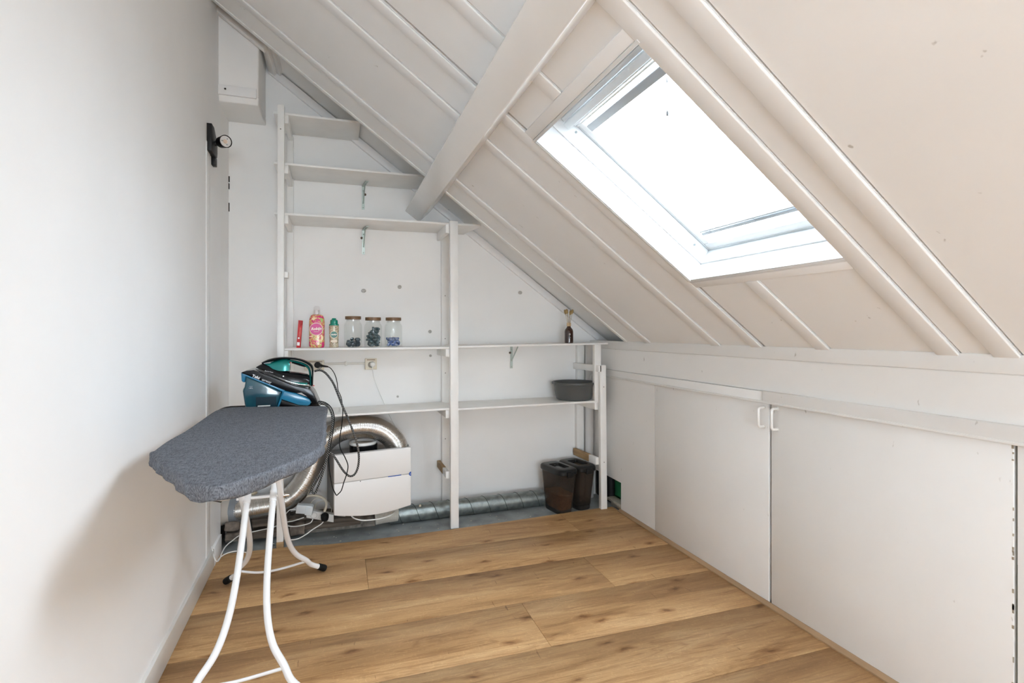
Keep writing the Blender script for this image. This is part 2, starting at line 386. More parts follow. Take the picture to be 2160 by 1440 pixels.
def face_cam(loc, roll=0, yaw=0, pitch=0):
    "frame whose x runs to the right, y up, facing -Y (towards the room)"
    return Matrix.Translation(loc) @ Matrix.Rotation(yaw, 4, 'Z') @ Matrix.Rotation(pi/2, 4, 'X') @ Matrix.Rotation(roll, 4, 'Z')

# ================================================================== THE SETTING
YB = 3.68           # back wall
XK = 1.875          # knee wall
YL = 3.41           # where the left wall board stops
def XL(y): return -.614 - .0146*(y-2.175)
# ---- floor
fl = MB().box((-.9, 3.0, -.12), (3.6, 3.8, -.012)).build('floor', M_sub)
tag(fl, 'room floor: oak laminate planks with a bare grey painted strip along the back wall', 'floor', kind='structure')
MB().box((-.9, YR-.1, -.12), (3.6, 3.2, -.0125)).build('underlay', M_gap, fl)
def edgeY(x): return 3.305 - .045*sin((x+.5)*1.9)*0.8 if x > -.2 else 3.312 - (x+.2)*.02
seams = []
y = 3.003
while y > YR: seams.append(y); y -= .3565
joints = {0:[1.47], 1:[.15], 2:[-.45, 1.3], 3:[.81], 4:[], 5:[.3], 6:[1.2]}
random.seed(3)
G = .0006
xr = XK-.004
# last, hand-cut row
def plank(x0, x1, y0, y1):
    n = MB().box((x0+G, y0+G, -.0115), (x1-G, y1-G, 0)).build('plank', M_oak, fl, bevel=.0009, seg=1, loc=((x0+x1)/2, (y0+y1)/2, 0)); return n
def cut_plank(x0, x1):
    xs = [x0+G + (x1-x0-2*G)*i/14 for i in range(15)]
    top = [Vector((x, edgeY(x)+.002*sin(x*37), 0)) for x in xs]
    poly = [Vector((x0+G, seams[0]+G, 0)), Vector((x1-G, seams[0]+G, 0))] + top[::-1]
    MB().prism([p-Vector((0,0,.0115)) for p in poly], (0,0,.0115)).build('plank', M_oak, fl, loc=((x0+x1)/2, seams[0]+.15, 0))
cut_plank(XL(3.1)-.03, 1.45); cut_plank(1.45, xr)
for r in range(len(seams)):
    y1 = seams[r]; y0 = seams[r]-.3565
    js = joints.get(r+1, [random.uniform(-.2, 1.4)])
    xs = [XL(y0)-.03] + js + [xr]
    for a, b in zip(xs, xs[1:]): plank(a, b, y0, y1)

# ---- walls
wl = MB()
def zr(x, off=0): return 1.178 + (1.875-x)*math.tan(TH) - off/cos(TH)
x1 = XL(YL)
def wpiece(ya, yb, z0, z1=None):
    a, b = XL(ya), XL(yb); za = zr(a)+.14 if z1 is None else z1; zb = zr(b)+.14 if z1 is None else z1
    wl.hexa([(a-.1,ya,z0),(a,ya,z0),(b,yb,z0),(b-.1,yb,z0),(a-.1,ya,za),(a,ya,za),(b,yb,zb),(b-.1,yb,zb)])
wpiece(YR, LY0, -.02); wpiece(LY0, LY1, -.02, LZ0); wpiece(LY0, LY1, LZ1); wpiece(LY1, YL, -.02)
wl = wl.build('wall_left', M_wall); tag(wl, 'smooth white left wall carrying the black spotlight', 'wall', kind='structure')
# older plaster between the end of the board and the corner
MB().box((-.76, YL, .29), (-.637, YB, 2.6)).build('corner_plaster', M_back, wl)
MB().box((-.76, YL-.02, -.02), (-.655, YB, .29)).build('rough_corner_base', M_rub, wl)
# ragged end of the board low down
rg = MB(); random.seed(5)
for i in range(16):
    z = .02+i*.026; a = random.uniform(.002, .010)
    rg.box((x1-.02, YL-.002, z), (x1-.002, YL+a, z+.026))
rg.build('broken_board_edge', M_raw, wl, bevel=.002)
# crack marks in the corner seam
for (v0, v1, wd) in ((372,384,.006),(387,399,.005),(428,446,.005)):
    p = W(484.5, v0, 3.679); q = W(484.5, v1, 3.679)
    MB().box((-.6375, 3.672, q.z), (-.6375+wd, 3.6805, p.z)).build('plaster_crack', M_gap, wl)
wb = MB().prism([(-.9,YB,-.1),(3.6,YB,-.1),(3.6,YB,.1),(-.9,YB,3.5)], (0,.12,0)).build('wall_back', M_back)
tag(wb, 'rough white plastered gable wall behind the shelving', 'wall', kind='structure')
for i, (u, v, r) in enumerate([(767,613,.012),(843,605,.012),(1097,617,.012),(907,699,.011),(908,750,.008),(839,836,.007)]):
    p = W(u, v, YB); big = i in (0, 2)
    m = MB().lathe(p, [(r*.55,.002),(r*.55,-.006)], n=10, M=Matrix.Rotation(pi/2,4,'X'))
    k = m.build('wall_plug', M_gap if r < .0115 else mat('grey_wall_plug', (.16,.15,.13), .7), wb)
    ring = MB().lathe(p, [(r*1.15,-.001),(r*1.1,.003),(r*.6,.0035)], n=14, M=Matrix.Rotation(pi/2,4,'X'), sx=1.2 if big else 1)
    ring.build('filler_ring', mat('grey_filler', (.5,.48,.45), .9, var=.3, vscale=90), wb)
wf = MB().box((-.9,YR-.1,-.02),(GX0,YR,3.3)).box((GX1,YR-.1,-.02),(3.6,YR,3.3)).box((GX0,YR-.1,-.02),(GX1,YR,GZ0)).box((GX0,YR-.1,GZ1),(GX1,YR,3.3)).build('wall_front', M_wall)
w4 = thing('window_4', (GX0, YR, GZ0), 'small square window added in the unseen gable behind the viewer for fill light', 'window', kind='structure')  # invented opening, there to light the room from behind
f = MB()
for a, b in (((GX0,GZ0),(GX0+.04,GZ1)),((GX1-.04,GZ0),(GX1,GZ1)),((GX0+.04,GZ0),(GX1-.04,GZ0+.04)),((GX0+.04,GZ1-.04),(GX1-.04,GZ1))): f.box((a[0],YR-.07,a[1]),(b[0],YR-.02,b[1]))
f.build('frame', M_win, w4); MB().box((GX0+.04,YR-.05,GZ0+.04),(GX1-.04,YR-.045,GZ1-.04)).build('pane', M_pane, w4)
tag(wf, 'plain white gable wall behind the viewer', 'wall', kind='structure')
w2 = thing('window_3', (XL(LY0), (LY0+LY1)/2, LZ0), 'tall white framed window added in the unseen left wall behind the viewer for fill light', 'window', kind='structure')  # invented side opening, lets extra daylight in out of view
f = MB(); xf = XL(-1.7)-.07
for a, b in (((LY0,LZ0),(LY0+.04,LZ1)),((LY1-.04,LZ0),(LY1,LZ1)),((LY0+.04,LZ0),(LY1-.04,LZ0+.04)),((LY0+.04,LZ1-.04),(LY1-.04,LZ1))): f.box((xf,a[0],a[1]),(xf+.05,b[0],b[1]))
f.build('frame', M_win, w2); MB().box((xf+.02,LY0+.04,LZ0+.04),(xf+.025,LY1-.04,LZ1-.04)).build('pane', M_pane, w2)

# ---- baseboard on the left
bb = MB()
def bbox_(ya, yb):
    bb.hexa([(XL(ya),ya,0),(XL(ya)+.013,ya,0),(XL(yb)+.013,yb,0),(XL(yb),yb,0),(XL(ya),ya,.095),(XL(ya)+.013,ya,.095),(XL(yb)+.013,yb,.095),(XL(yb),yb,.095)])
bbox_(YR, 3.16)
bb = bb.build('baseboard_left', mat('baseboard_paint', (.78,.77,.74), .35), bevel=.0015); tag(bb, 'cream white baseboard along the left wall', 'baseboard', kind='structure')
b2 = MB(); b2.hexa([(XL(3.165),3.165,0),(XL(3.165)+.014,3.165,0),(XL(3.36)+.014,3.36,0),(XL(3.36),3.36,0),(XL(3.165),3.165,.10),(XL(3.165)+.014,3.165,.10),(XL(3.36)+.014,3.36,.10),(XL(3.36),3.36,.10)])
b2.build('end_piece', M_wall, bb, bevel=.0015)

# ---- ceiling
ce = thing('ceiling', RP(1.5, 1.5), 'sloping white boarded attic ceiling with narrow battens over the joints', 'ceiling', kind='structure')
S0, S1 = -2.02, 3.30
SL0, SL1, YN, YF = .505, 1.395, 1.196, 1.93      # skylight opening
dk = MB()
holes = [(SL0-.012, SL1+.012, YN-.012, YF+.012)] + [(RS0, RS1, ya, yb) for ya, yb in RSY]
holes.sort(key=lambda h: h[2]); strips = []; yc = YR-.1
for h in holes:
    strips.append((S0, S1, yc, h[2])); strips.append((S0, h[0], h[2], h[3])); strips.append((h[1], S1, h[2], h[3])); yc = h[3]
strips.append((S0, S1, yc, 3.8))
for a in strips:
    y1 = min(a[3], 3.16); dk.rbox(a[0],a[1],a[2],y1,-.20,-.012)
    if a[3] > 3.16: dk.rbox(a[0],a[1],3.16,3.8,-.20,-.097)
dk.build('roof_deck', M_gap, ce)
def panel(s0, s1, y0, y1, off=0, g=.006, g0=None):
    MB().rbox(s0, s1, y0+(g if g0 is None else g0), y1-g, off-.012, off).build('panel', M_ceil, ce, loc=RP((s0+s1)/2,(y0+y1)/2,off))
yc = YR-.05
for ya, yb in RSY:
    panel(S0, S1, yc, ya); panel(S0, RS0, ya, yb, g0=0); panel(RS1, S1, ya, yb, g0=0); yc = yb
panel(S0, S1, yc, .972)
panel(S0, S1, .972, 1.130, g0=0); panel(S0, S1, 1.130, 1.184, g0=0, g=0)
for s0, s1 in ((S0, SL0-.013), (SL1+.013, S1)):
    panel(s0, s1, 1.184, 1.59, g0=0); panel(s0, s1, 1.59, 1.93, g0=0)
panel(S0, S1, 1.943, 2.22, g0=0); panel(S0, S1, 2.22, 2.85, g0=0); panel(S0, S1, 2.85, 3.16, g0=0, g=0)
panel(S0, S1, 3.16, YB, off=-.085, g=0)
def batten(s0, s1, y0, y1, o1=.022, o0=0, nm='batten'):
    return MB().rbox(s0, s1, y0, y1, o0, o1).build(nm, M_batt, ce, bevel=.003, seg=2, loc=RP((s0+s1)/2,(y0+y1)/2,0))
batten(-.008, S1, .972, 1.038, .010); batten(-.008, S1, 1.130, 1.196, .010)
batten(-.006, .455, 1.59, 1.655, .008); batten(1.452, S1, 1.59, 1.655, .008)
batten(-.006, S1, 1.931+.012, 2.008, .008); batten(-.006, S1, 2.22, 2.29, .008); batten(-.006, S1, 2.85, 2.92, .008)
batten(-.004, S1-.05, 3.125, 3.162, .006, nm='edge_strip')
batten(.455, .4925, 1.196, 1.943, .008, nm='header_board'); batten(1.4075, 1.452, 1.196, 1.943, .009, nm='header_board')
# fascia closing the step and the batten at the top of the gable wall
MB().rbox(-.03, S1, 3.148, 3.16, -.085, 0).build('step_fascia', M_ceil, ce)
MB().rbox(-.03, 2.86, 3.652, YB, -.078, -.030).build('wall_batten', M_batt, ce, bevel=.002)
# two-stepped trim round the chimney breast
MB().rbox(2.86, S1-.05, 3.315, 3.35, -.085, -.045).build('chimney_trim', M_batt, ce, bevel=.002)
MB().rbox(2.82, S1-.05, 3.29, 3.335, -.090, -.010).build('chimney_trim', M_batt, ce, bevel=.002)
MB().rbox(2.815, 2.86, 3.29, YB-.02, -.090, -.035).build('chimney_trim', M_batt, ce, bevel=.002)
MB().rbox(2.79, 2.82, 3.20, YB-.03, -.090, -.058).build('chimney_trim', M_batt, ce, bevel=.002)

# ---- purlin
pu = MB()
Lp = Vector((.45, 0, 2.08)); wv = Vector((cos(TH),0,-sin(TH)))*.119; up = Vector((sin(TH),0,cos(TH)))*.095
sec = [Lp, Lp+wv, Lp+wv+Vector((.084,0,.084)), Lp+up]
pu.prism([p+Vector((0,YR,0)) for p in sec], (0, YB-YR, 0))
pu = pu.build('ceiling_beam', M_beam, bevel=.007, seg=3); tag(pu, 'heavy white purlin beam running the length of the room under the ceiling', 'beam', kind='structure')

# ---- chimney breast
cb = MB().box((-.70, 3.35, 2.60), (-.425, YB, 3.3)).build('chimney_breast', M_back, bevel=.012, seg=3)
tag(cb, 'boxed white chimney breast in the upper corner above the shelving', 'chimney', kind='structure')
MB().hexa([(-.70,3.37,2.56),(-.43,3.37,2.56),(-.425,YB,2.56),(-.70,YB,2.56),(-.70,3.35,2.602),(-.425,3.35,2.602),(-.425,YB,2.602),(-.70,YB,2.602)]).build('sloping_underside', M_back, cb, bevel=.006)
p, q = W(466,178,3.342), W(541,208,3.342)
MB().box((-.69, 3.338, q.z), (q.x, 3.352, p.z)).build('nailed_board', M_batt, cb, bevel=.003)
MB().lathe(W(475,187,3.338), [(.006,.0),(.006,-.003)], n=10, M=Matrix.Rotation(pi/2,4,'X')).build('screw', mat('dull_screw', (.3,.28,.25), .5, metal=.6), cb)

# ---- knee wall
kw = MB().box((XK+.002, YR, .975), (XK+.03, YB, 1.125)).box((XK+.02, YR, -.012), (XK+.03, .93, .98)).build('wall_right', M_knee)
tag(kw, 'low white knee wall of painted boards with cupboard doors', 'wall', kind='structure')
MB().box((XK-.010, YR, 1.125), (XK+.03, YB, 1.182)).build('top_board', M_knee, kw, bevel=.002)
MB().box((XK-.001, YR, .978), (XK+.01, YB, 1.122)).build('upper_board', M_knee, kw)
MB().box((XK, 2.817, -.011), (XK+.018, 3.226, .925)).box((XK, 3.226, .20), (XK+.018, 3.555, .925)).box((XK, 3.555, .20), (XK+.018, 3.66, .868)).build('fixed_panel', M_knee, kw)
MB().box((XK, YR, -.011), (XK+.018, .984, .925)).build('fixed_panel', M_knee, kw)
MB().box((XK+.02, 1.875, 0), (XK+.05, 1.925, .95)).build('door_post', M_gap, kw)
tr = MB().box((XK-.020, YR, .926), (XK+.004, 1.93, .978)).box((XK-.014, 1.93, .922), (XK+.004, YB, .974)).build('trim_1', M_knee, bevel=.003)
tag(tr, 'white moulding strip above the cupboard doors', 'trim', kind='structure')
ln = MB().box((XK-.024, YR, .922), (XK-.012, YB, .932)).build('lower_lip', M_knee, tr, bevel=.002)
tr2 = MB().prism([(XK, YR, 0),(XK-.020, YR, 0),(XK-.020, YR, .006),(XK-.006, YR, .018),(XK, YR, .018)], (0, 3.235-YR, 0)).build('trim_2', M_oakst)
tag(tr2, 'narrow oak edging strip at the foot of the knee wall', 'trim', kind='structure')

def cup_door(n, y0, y1, label, hy, hz0, hz1):
    d = MB().box((XK-.001, y0, .012), (XK+.017, y1, .921)).build('door_%d' % n, M_knee, bevel=.0015, loc=(XK, y0, .012))
    tag(d, label, 'door', kind='structure')
    xo = XK-.034
    path = [(XK, hy, hz0), (XK-.022, hy, hz0)] + [(xo+.012-.012*sin(a), hy, hz0+.012-.012*cos(a)) for a in (.3,.8,1.3)] + \
           [(xo, hy, (hz0+hz1)/2)] + [(xo+.012-.012*sin(a), hy, hz1-.012+.012*cos(a)) for a in (1.3,.8,.3)] + [(XK-.022, hy, hz1), (XK, hy, hz1)]
    h = MB().tube(path, .0062, n=10); h.build('door_handle', M_wplas, d)
    for z in (hz0, hz1): MB().tube([(XK+.001, hy, z), (XK-.004, hy, z)], .009, n=12).build('handle_foot', M_wplas, d)
    return d
cup_door(1, 1.909, 2.8135, 'flush white cupboard door further from the viewer, handle near its right edge', 1.936, .812, .900)
cup_door(2, .993, 1.894, 'flush white cupboard door nearer the viewer, handle near its left edge', 1.860, .812, .904)
# chipped edges of the near door
ch = MB(); random.seed(11)
for i in range(26):
    z = random.uniform(.03, .91); ch.box((XK-.0018, .9925, z), (XK+.001, .9925+random.uniform(.002,.005), z+random.uniform(.004,.02)))
tag(ch.build('paint_chips', mat('chipped_board_edge', (.42,.36,.28), .8, var=.4, vscale=50), kw), kind='stuff')

# ---- skylight
w1 = thing('window_1', RP(.95, 1.57, -.1), 'bright roof skylight in a deep white lined opening', 'window', kind='structure')
T = .012
MB().rbox(SL0-T, SL0, YN-T, YF+T, -.156, .009).build('bottom_lining', M_win, w1, bevel=.0012)
MB().rbox(SL1, SL1+T, YN-T, YF+T, -.156, .0125).build('top_lining', M_win, w1, bevel=.0012)
MB().rbox(SL0, SL1, YF, YF+T, -.156, .0125).build('side_lining', M_win, w1, bevel=.0012)
MB().rbox(SL0, SL1, YN-T, YN, -.156, .0).build('side_lining', M_win, w1, bevel=.0012)
# outer edge bead and the stepped groove of the fixed frame
MB().rbox(SL0, SL1, YF-.006, YF, .002, .011).rbox(SL0, SL0+.006, YN, YF-.006, .002, .008).build('edge_bead', M_win, w1, bevel=.001)
fr = MB().rbox(SL0, SL1, YF-.007, YF, -.156, -.085).rbox(SL0, SL0+.007, YN, YF-.007, -.156, -.085).rbox(SL1-.007, SL1, YN, YF-.007, -.156, -.085).rbox(SL0+.007, SL1-.007, YN, YN+.007, -.156, -.085)
fr.build('window_frame', M_win, w1, bevel=.0025)
sa = MB()
sw = .045
sa.rbox(SL0+.012, SL0+sw, YN+.012, YF-.012, -.205, -.158).rbox(SL1-.08, SL1-.012, YN+.012, YF-.012, -.205, -.158)
sa.rbox(SL0+sw, SL1-.08, YF-sw, YF-.012, -.205, -.158).rbox(SL0+sw, SL1-.08, YN+.012, YN+sw, -.205, -.158)
sa.build('sash', M_win, w1, bevel=.003)
MB().rbox(SL0-.01, SL0+.013, YN-.01, YF+.01, -.20, -.157).rbox(SL1-.013, SL1+.01, YN-.01, YF+.01, -.20, -.157).rbox(SL0, SL1, YF-.013, YF+.01, -.20, -.157).rbox(SL0, SL1, YN-.01, YN+.013, -.20, -.157).build('seal', M_wing, w1)
MB().rbox(SL0+.03, SL1-.05, YN+.03, YF-.03, -.188, -.184).build('pane', M_pane, w1)
MB().rbox(1.322, 1.352, YN+.008, YF-.022, -.128, -.108).build('vent_flap', M_wing, w1, bevel=.004, seg=3)
MB().rbox(1.352, 1.372, YN+.008, YF-.01, -.15, -.128).build('vent_channel', M_win, w1, bevel=.004, seg=3)
for k in range(2): MB().rbox(1.300+k*.011, 1.307+k*.011, YN+.01, YF-.03, -.150, -.140+k*.004).build('profile_rib', M_win, w1, bevel=.001)
for u, v in ((1215,279),(1465,516)):
    p = W(u, v, YF-.0075)
    MB().lathe(p, [(.0055,0),(.0055,.002)], n=12, M=Matrix.Rotation(pi/2,4,'X')).build('screw_cap', mat('grey_cap', (.14,.16,.16), .5), w1)

for i, (ya, yb) in enumerate(RSY):  # unseen roof window added as a fill light source
    w3 = thing('window_%d' % (2+2*i), RP(1, (ya+yb)/2, -.1), ('large roof skylight added unseen behind the viewer for fill light', '')[0], 'window', kind='structure')
    MB().rbox(RS0-T, RS0, ya, yb, -.2, .01).rbox(RS1, RS1+T, ya, yb, -.2, .01).rbox(RS0, RS1, ya, ya+.012, -.2, .01).rbox(RS0, RS1, yb-.012, yb, -.2, .01).build('lining', M_win, w3)
    MB().rbox(RS0, RS1, ya+.012, yb-.012, -.19, -.185).build('pane', M_pane, w3)
# ---- venetian blind inside the skylight
vb = thing('venetian_blind', RP(1.26, 1.55, -.15), 'thin white venetian blind drawn down inside the skylight', 'blind')
MB().rbox(1.248, 1.280, 1.26, 1.866, -.172, -.146).build('head_rail', M_rail, vb, bevel=.003)
sl = None
M_slat2 = bpy.data.materials.new('translucent_white_slat'); M_slat2.use_nodes = True
_N = M_slat2.node_tree.nodes; _L = M_slat2.node_tree.links; _N.clear()
_o = _N.new('ShaderNodeOutputMaterial'); _a = _N.new('ShaderNodeBsdfDiffuse'); _b = _N.new('ShaderNodeBsdfTranslucent'); _m = _N.new('ShaderNodeMixShader')
_a.inputs[0].default_value = _b.inputs[0].default_value = (.9,.91,.92,1); _m.inputs[0].default_value = .5
_L.new(_a.outputs[0], _m.inputs[1]); _L.new(_b.outputs[0], _m.inputs[2]); _L.new(_m.outputs[0], _o.inputs[0])
for i in range(21):
    s = 1.215 - i*.0283
    cx = RP(s, 1.555, -.159)
    if sl is None:
        m = MB(); pts = []
        for k in range(5):
            t = (k/4-.5); pts.append((t*.024, .0022*(1-4*t*t)))
        d1 = (NRM*.95 - SDIR*.30).normalized(); d2 = Vector((0,1,0)).cross(d1)
        for a, b in pts: m.v += [cx + d1*a + d2*b + Vector((0,-.298,0)), cx + d1*a + d2*b + Vector((0,.298,0))]
        for k in range(4): m.f.append((2*k, 2*k+1, 2*k+3, 2*k+2)); m.sm.append(True)
        sl = m.build('slat', M_slat2, vb, loc=cx); s_ref = cx
    else:
        c = sl.copy(); COL.objects.link(c); c.parent = vb; c.location = sl.location + (cx-s_ref)
MB().rbox(.604, .616, 1.262, 1.862, -.170, -.148).build('bottom_rail', M_rail, vb, bevel=.003)
MB().rbox(.622, .628, 1.262, 1.862, -.168, -.150).build('bottom_rail', M_rail, vb, bevel=.001)
for yy in (1.80, 1.56, 1.32):
    for dn in (-.148, -.170):
        MB().tube([RP(1.25, yy, dn), RP(.61, yy, dn)], .0006, n=5).build('ladder_cord', mat('cord_grey', (.16,.17,.18), .8), vb)
a = W(1411, 163, 1.42)
a = RP(1.247, 1.372, -.145)
MB().tube([a, a+Vector((.001,-.004,-.05)), a+Vector((.004,.003,-.095)), a+Vector((.002,.0,-.118))], .0011, n=5).tube([a, a+Vector((.0,.002,-.05)), a+Vector((-.004,.003,-.09)), a+Vector((.002,.0,-.118))], .0011, n=5).tube([a+Vector((.002,.0,-.113)), a+Vector((.002,.0,-.125))], .004, n=6).build('pull_cord', mat('cord_grey', (.16,.17,.18), .8), vb)

# ================================================================== SHELVING
rk = thing('shelving_unit', (.75, 3.5, 0), 'tall stepped white wooden shelving built against the gable wall', 'shelves')
def bar(nm, pts8, m=M_rack, par=None, bev=.002): return MB().hexa(pts8).build(nm, m, par or rk, bevel=bev)
def post(xa, xb, ya, yb, z0, z1, dx=0, nm='post', m=M_rack):
    return bar(nm, [(xa,ya,z0),(xb,ya,z0),(xb,yb,z0),(xa,yb,z0),(xa+dx,ya,z1),(xb+dx,ya,z1),(xb+dx,yb,z1),(xa+dx,yb,z1)], m)
YP0, YP1 = 3.31, 3.345
post(-.327, -.291, YP0, YP1, .033, 2.562, .006)
post(-.328, -.290, YP0+.001, YP1, -.012, .033, 0, 'unpainted_post_foot', M_raw)
post(.694, .746, YP0, YP1, -.011, 1.957, -.005)
post(1.767, 1.814, YP0, YP1, -.011, 1.012, -.010)
post(1.733, 1.783, YP0+.034, YP1+.034, .76, 1.158, 0)
for xa, xb, z0, z1, dx in ((-.300,-.260,.35,2.50,0),(.702,.750,.0,1.93,-.004),(1.737,1.792,.36,.74,.0),(1.742,1.800,.77,1.158,.0)):
    post(xa, xb, 3.640, YB, z0, z1, dx, 'rear_post')
# cross cleats carrying the shelves (run front to back)
def cleat(x, z, w=.022, h=.05, y0=3.345, y1=3.655, m=M_rack, nm='cleat', dz=0):
    bar(nm, [(x,y0,z-h),(x+w,y0,z-h),(x+w,y1,z-h+dz),(x,y1,z-h+dz),(x,y0,z),(x+w,y0,z),(x+w,y1,z+dz),(x,y1,z+dz)], m)
TS = .013
def shelf(x0, z0, x1, z1, y0=3.347, y1=YB-.011, rear=None):
    r1 = rear if rear is not None else x1
    bar('shelf', [(x0,y0,z0-TS),(x1,y0,z1-TS),(r1,y1,z1-TS),(x0,y1,z0-TS),(x0,y0,z0),(x1,y0,z1),(r1,y1,z1),(x0,y1,z0)], bev=.0015)
shelf(-.348, 2.533, .140, 2.535); shelf(-.346, 2.239, .535, 2.243); shelf(-.343, 1.946, .903, 1.953, rear=.86)
shelf(-.290, 1.151, .718, 1.151); shelf(.722, 1.156, 1.842, 1.171)
shelf(-.290, .745, .715, .7575); shelf(.722, .7515, 1.768, .760)
for z in (2.533, 2.239, 1.946): cleat(-.290, z-TS-.001, w=.024)
cleat(-.290, 1.151-TS-.001); cleat(-.290, .745-TS-.001); cleat(-.290, 1.60, h=.035, y1=3.40)
cleat(.668, 1.953-TS-.001, w=.026, h=.055); cleat(.668, 1.151-TS-.001, w=.026, h=.05); cleat(.668, .757-TS-.001, w=.024, h=.05)
cleat(1.735, .760-TS-.001, w=.024, h=.05)
# lower braces, raw wood at the back, painted at the front
def brace(xf, xr_, zf, zr_, h=.05, w=.024, split=.45, y1=3.655):
    ym = YP1 + (y1-YP1)*split; xm = xf+(xr_-xf)*split; zm = zf+(zr_-zf)*split
    bar('brace', [(xf,YP1,zf-h),(xf+w,YP1,zf-h),(xm+w,ym,zm-h),(xm,ym,zm-h),(xf,YP1,zf),(xf+w,YP1,zf),(xm+w,ym,zm),(xm,ym,zm)])
    bar('brace_raw_end', [(xm,ym,zm-h),(xm+w,ym,zm-h),(xr_+w,y1,zr_-h),(xr_,y1,zr_-h),(xm,ym,zm),(xm+w,ym,zm),(xr_+w,y1,zr_),(xr_,y1,zr_)], M_raw)
brace(.668, .668, .350, .350, h=.045, split=.35); brace(1.742, 1.712, .359, .364, h=.052, split=.30)
bar('brace', [(1.745,3.31,.966),(1.768,3.31,.966),(1.738,3.655,.967),(1.712,3.655,.967),(1.745,3.31,1.012),(1.768,3.31,1.012),(1.738,3.655,1.013),(1.712,3.655,1.013)])
# screw heads on posts
scr = mat('dull_screw', (.3,.28,.25), .5, metal=.6)
for x, y, z in ((.722,3.6385,1.20),(.722,3.6385,1.50),(.724,3.6385,.96),(.724,3.6385,.66),(.724,3.6385,.50),(.724,3.6385,.29),(1.786,3.309,.86),(1.789,3.309,.33),(-.305,3.309,2.42),(-.27,3.6385,2.28)):
    MB().lathe((x,y,z), [(.004,0),(.0035,-.0015)], n=8, M=Matrix.Rotation(pi/2,4,'X')).build('screw_head', scr, rk)
# folded steel shelf brackets
def bracket(x, z, L=.185, flip=1, dx=.018):
    b = MB().box((x-.009, YB-.004, z-L), (x+.009, YB, z-.001))
    b.hexa([(x-.009,YB-.004,z-.004),(x+.009,YB-.004,z-.004),(x+.009+dx,YB-.15,z-.004),(x-.009+dx,YB-.15,z-.004),(x-.009,YB-.004,z-.0005),(x+.009,YB-.004,z-.0005),(x+.009+dx,YB-.15,z-.0005),(x-.009+dx,YB-.15,z-.0005)])
    b.tube([(x, YB-.006, z-.115), (x+dx*.5, YB-.085, z-.006)], .0055, n=8, rb=.003)
    o = b.build('shelf_bracket', M_zinc, rk)
    for zz in (z-.03, z-L+.012): MB().lathe((x, YB-.004, zz), [(.004,0),(.003,-.002)], n=8, M=Matrix.Rotation(pi/2,4,'X')).build('screw_head', scr, o)
    MB().tube([(x+.012*flip, YB-.002, z-.055),(x+.012*flip, YB-.010, z-.055)], .008, n=10).build('plate', mat('rusty_plug', (.10,.07,.05), .8), o)
bracket(.172, 2.239-TS, .155); bracket(.174, 1.946-TS, .165, -1); bracket(1.224, 1.162-TS, .170, -1, dx=.045)

# ================================================================== DUCTS, UNIT, PIPES
yd = 3.47
# flexible aluminium duct
pts = [(486,1077,3.53),(500,1076,3.52),(540,1070,3.50),(580,1062,3.49),(610,1050,3.48),(636,1025,3.47),(655,992,3.47),(668,958,3.465),(686,930,3.46),(712,911,3.455),(745,901,3.455),(780,900,3.455),(808,909,3.455),(828,925,3.455),(838,943,3.455),(840,962,3.455)]
cl = smooth([W(u,v,y) for u,v,y in pts], 6)
# resample at even steps
def resample(P, step):
    out = [P[0]]; acc = 0
    for a, b in zip(P, P[1:]):
        L = (b-a).length; t = step-acc
        while t <= L: out.append(a+(b-a)*(t/L)); t += step
        acc = (acc+L) % step
    return out
rp = resample(cl, .0017)
du = thing('flexible_duct', cl[0], 'shiny flexible aluminium duct arching from the left wall over to the white ventilation unit', 'duct')
random.seed(2)
rad = []
for i, p in enumerate(rp):
    r = .0665 + .00075*(1+cos(i*2*pi/4)) + .0030*noise.noise(p*9) + .0016*noise.noise(p*31)
    d = min((p-W(600,1050,3.48)).length, (p-W(655,995,3.47)).length)
    rad.append(r)
MB().tube(rp, rad, n=30, caps=False).build('foil_tube', M_flex, du, sharp=80)
e0, e1 = rp[-36], rp[-1]
MB().tube([e0, rp[-18], e1], [.0725,.073,.0725], n=30, caps=False).build('end_collar', M_galv, du)
MB().tube([rp[0]-Vector((.02,0,0)), rp[0]+Vector((.10,-.012,.004))], [.0735,.0725], n=32, caps=False).build('grey_sleeve', mat('grey_foil_tape', (.30,.33,.36), .4, metal=.4, bump=.4, bscale=14), du)
fl0 = rp[0]+Vector((-.05,0,0))
MB().tube([fl0, fl0+Vector((.012,0,0)), fl0+Vector((.013,0,0)), fl0+Vector((.05,0,0))], [.080,.080,.0755,.0755], n=32).build('wall_flange', mat('beige_flange', (.55,.50,.44), .45), du)
# collar behind
MB().lathe(W(528,1040,3.52), [(.02,-.01),(.026,.0),(.02,.014)], n=14, sx=1.6).build('sealant_blob', mat('cream_sealant', (.6,.53,.40), .8, bump=.6, bscale=60), du)

# ventilation unit, turned a little to the right
an = radians(10.7); U0 = Vector((-.011, 3.235, 0)); ux = Vector((cos(an), sin(an), 0)); uy = Vector((-sin(an), cos(an), 0))
def UP(a, b, z): return U0 + ux*a + uy*b + Vector((0,0,z))
WU = .463; ZT = .527
un = thing('ventilation_unit', UP(WU/2, .1, .17), 'white boxy ventilation unit with a curved lower edge and thin blue stripe', 'ventilation unit')
def zbot(t): return .178 - .028*sin(pi*min(1,t*1.0)) - .012*t
zs = .362
def face(z0f, z1f, y0, y1, nm, m, bev=.004):
    n = 16; top = [UP(WU*i/n, y0, z1f(i/n)) for i in range(n+1)]; bot = [UP(WU*i/n, y0, z0f(i/n)) for i in range(n+1)]
    MB().prism(bot + top[::-1], uy*(y1-y0)).build(nm, m, un, bevel=bev, seg=2, sharp=60)
face(lambda t: zs+.0012, lambda t: ZT, 0, .030, 'upper_cover', M_unit)
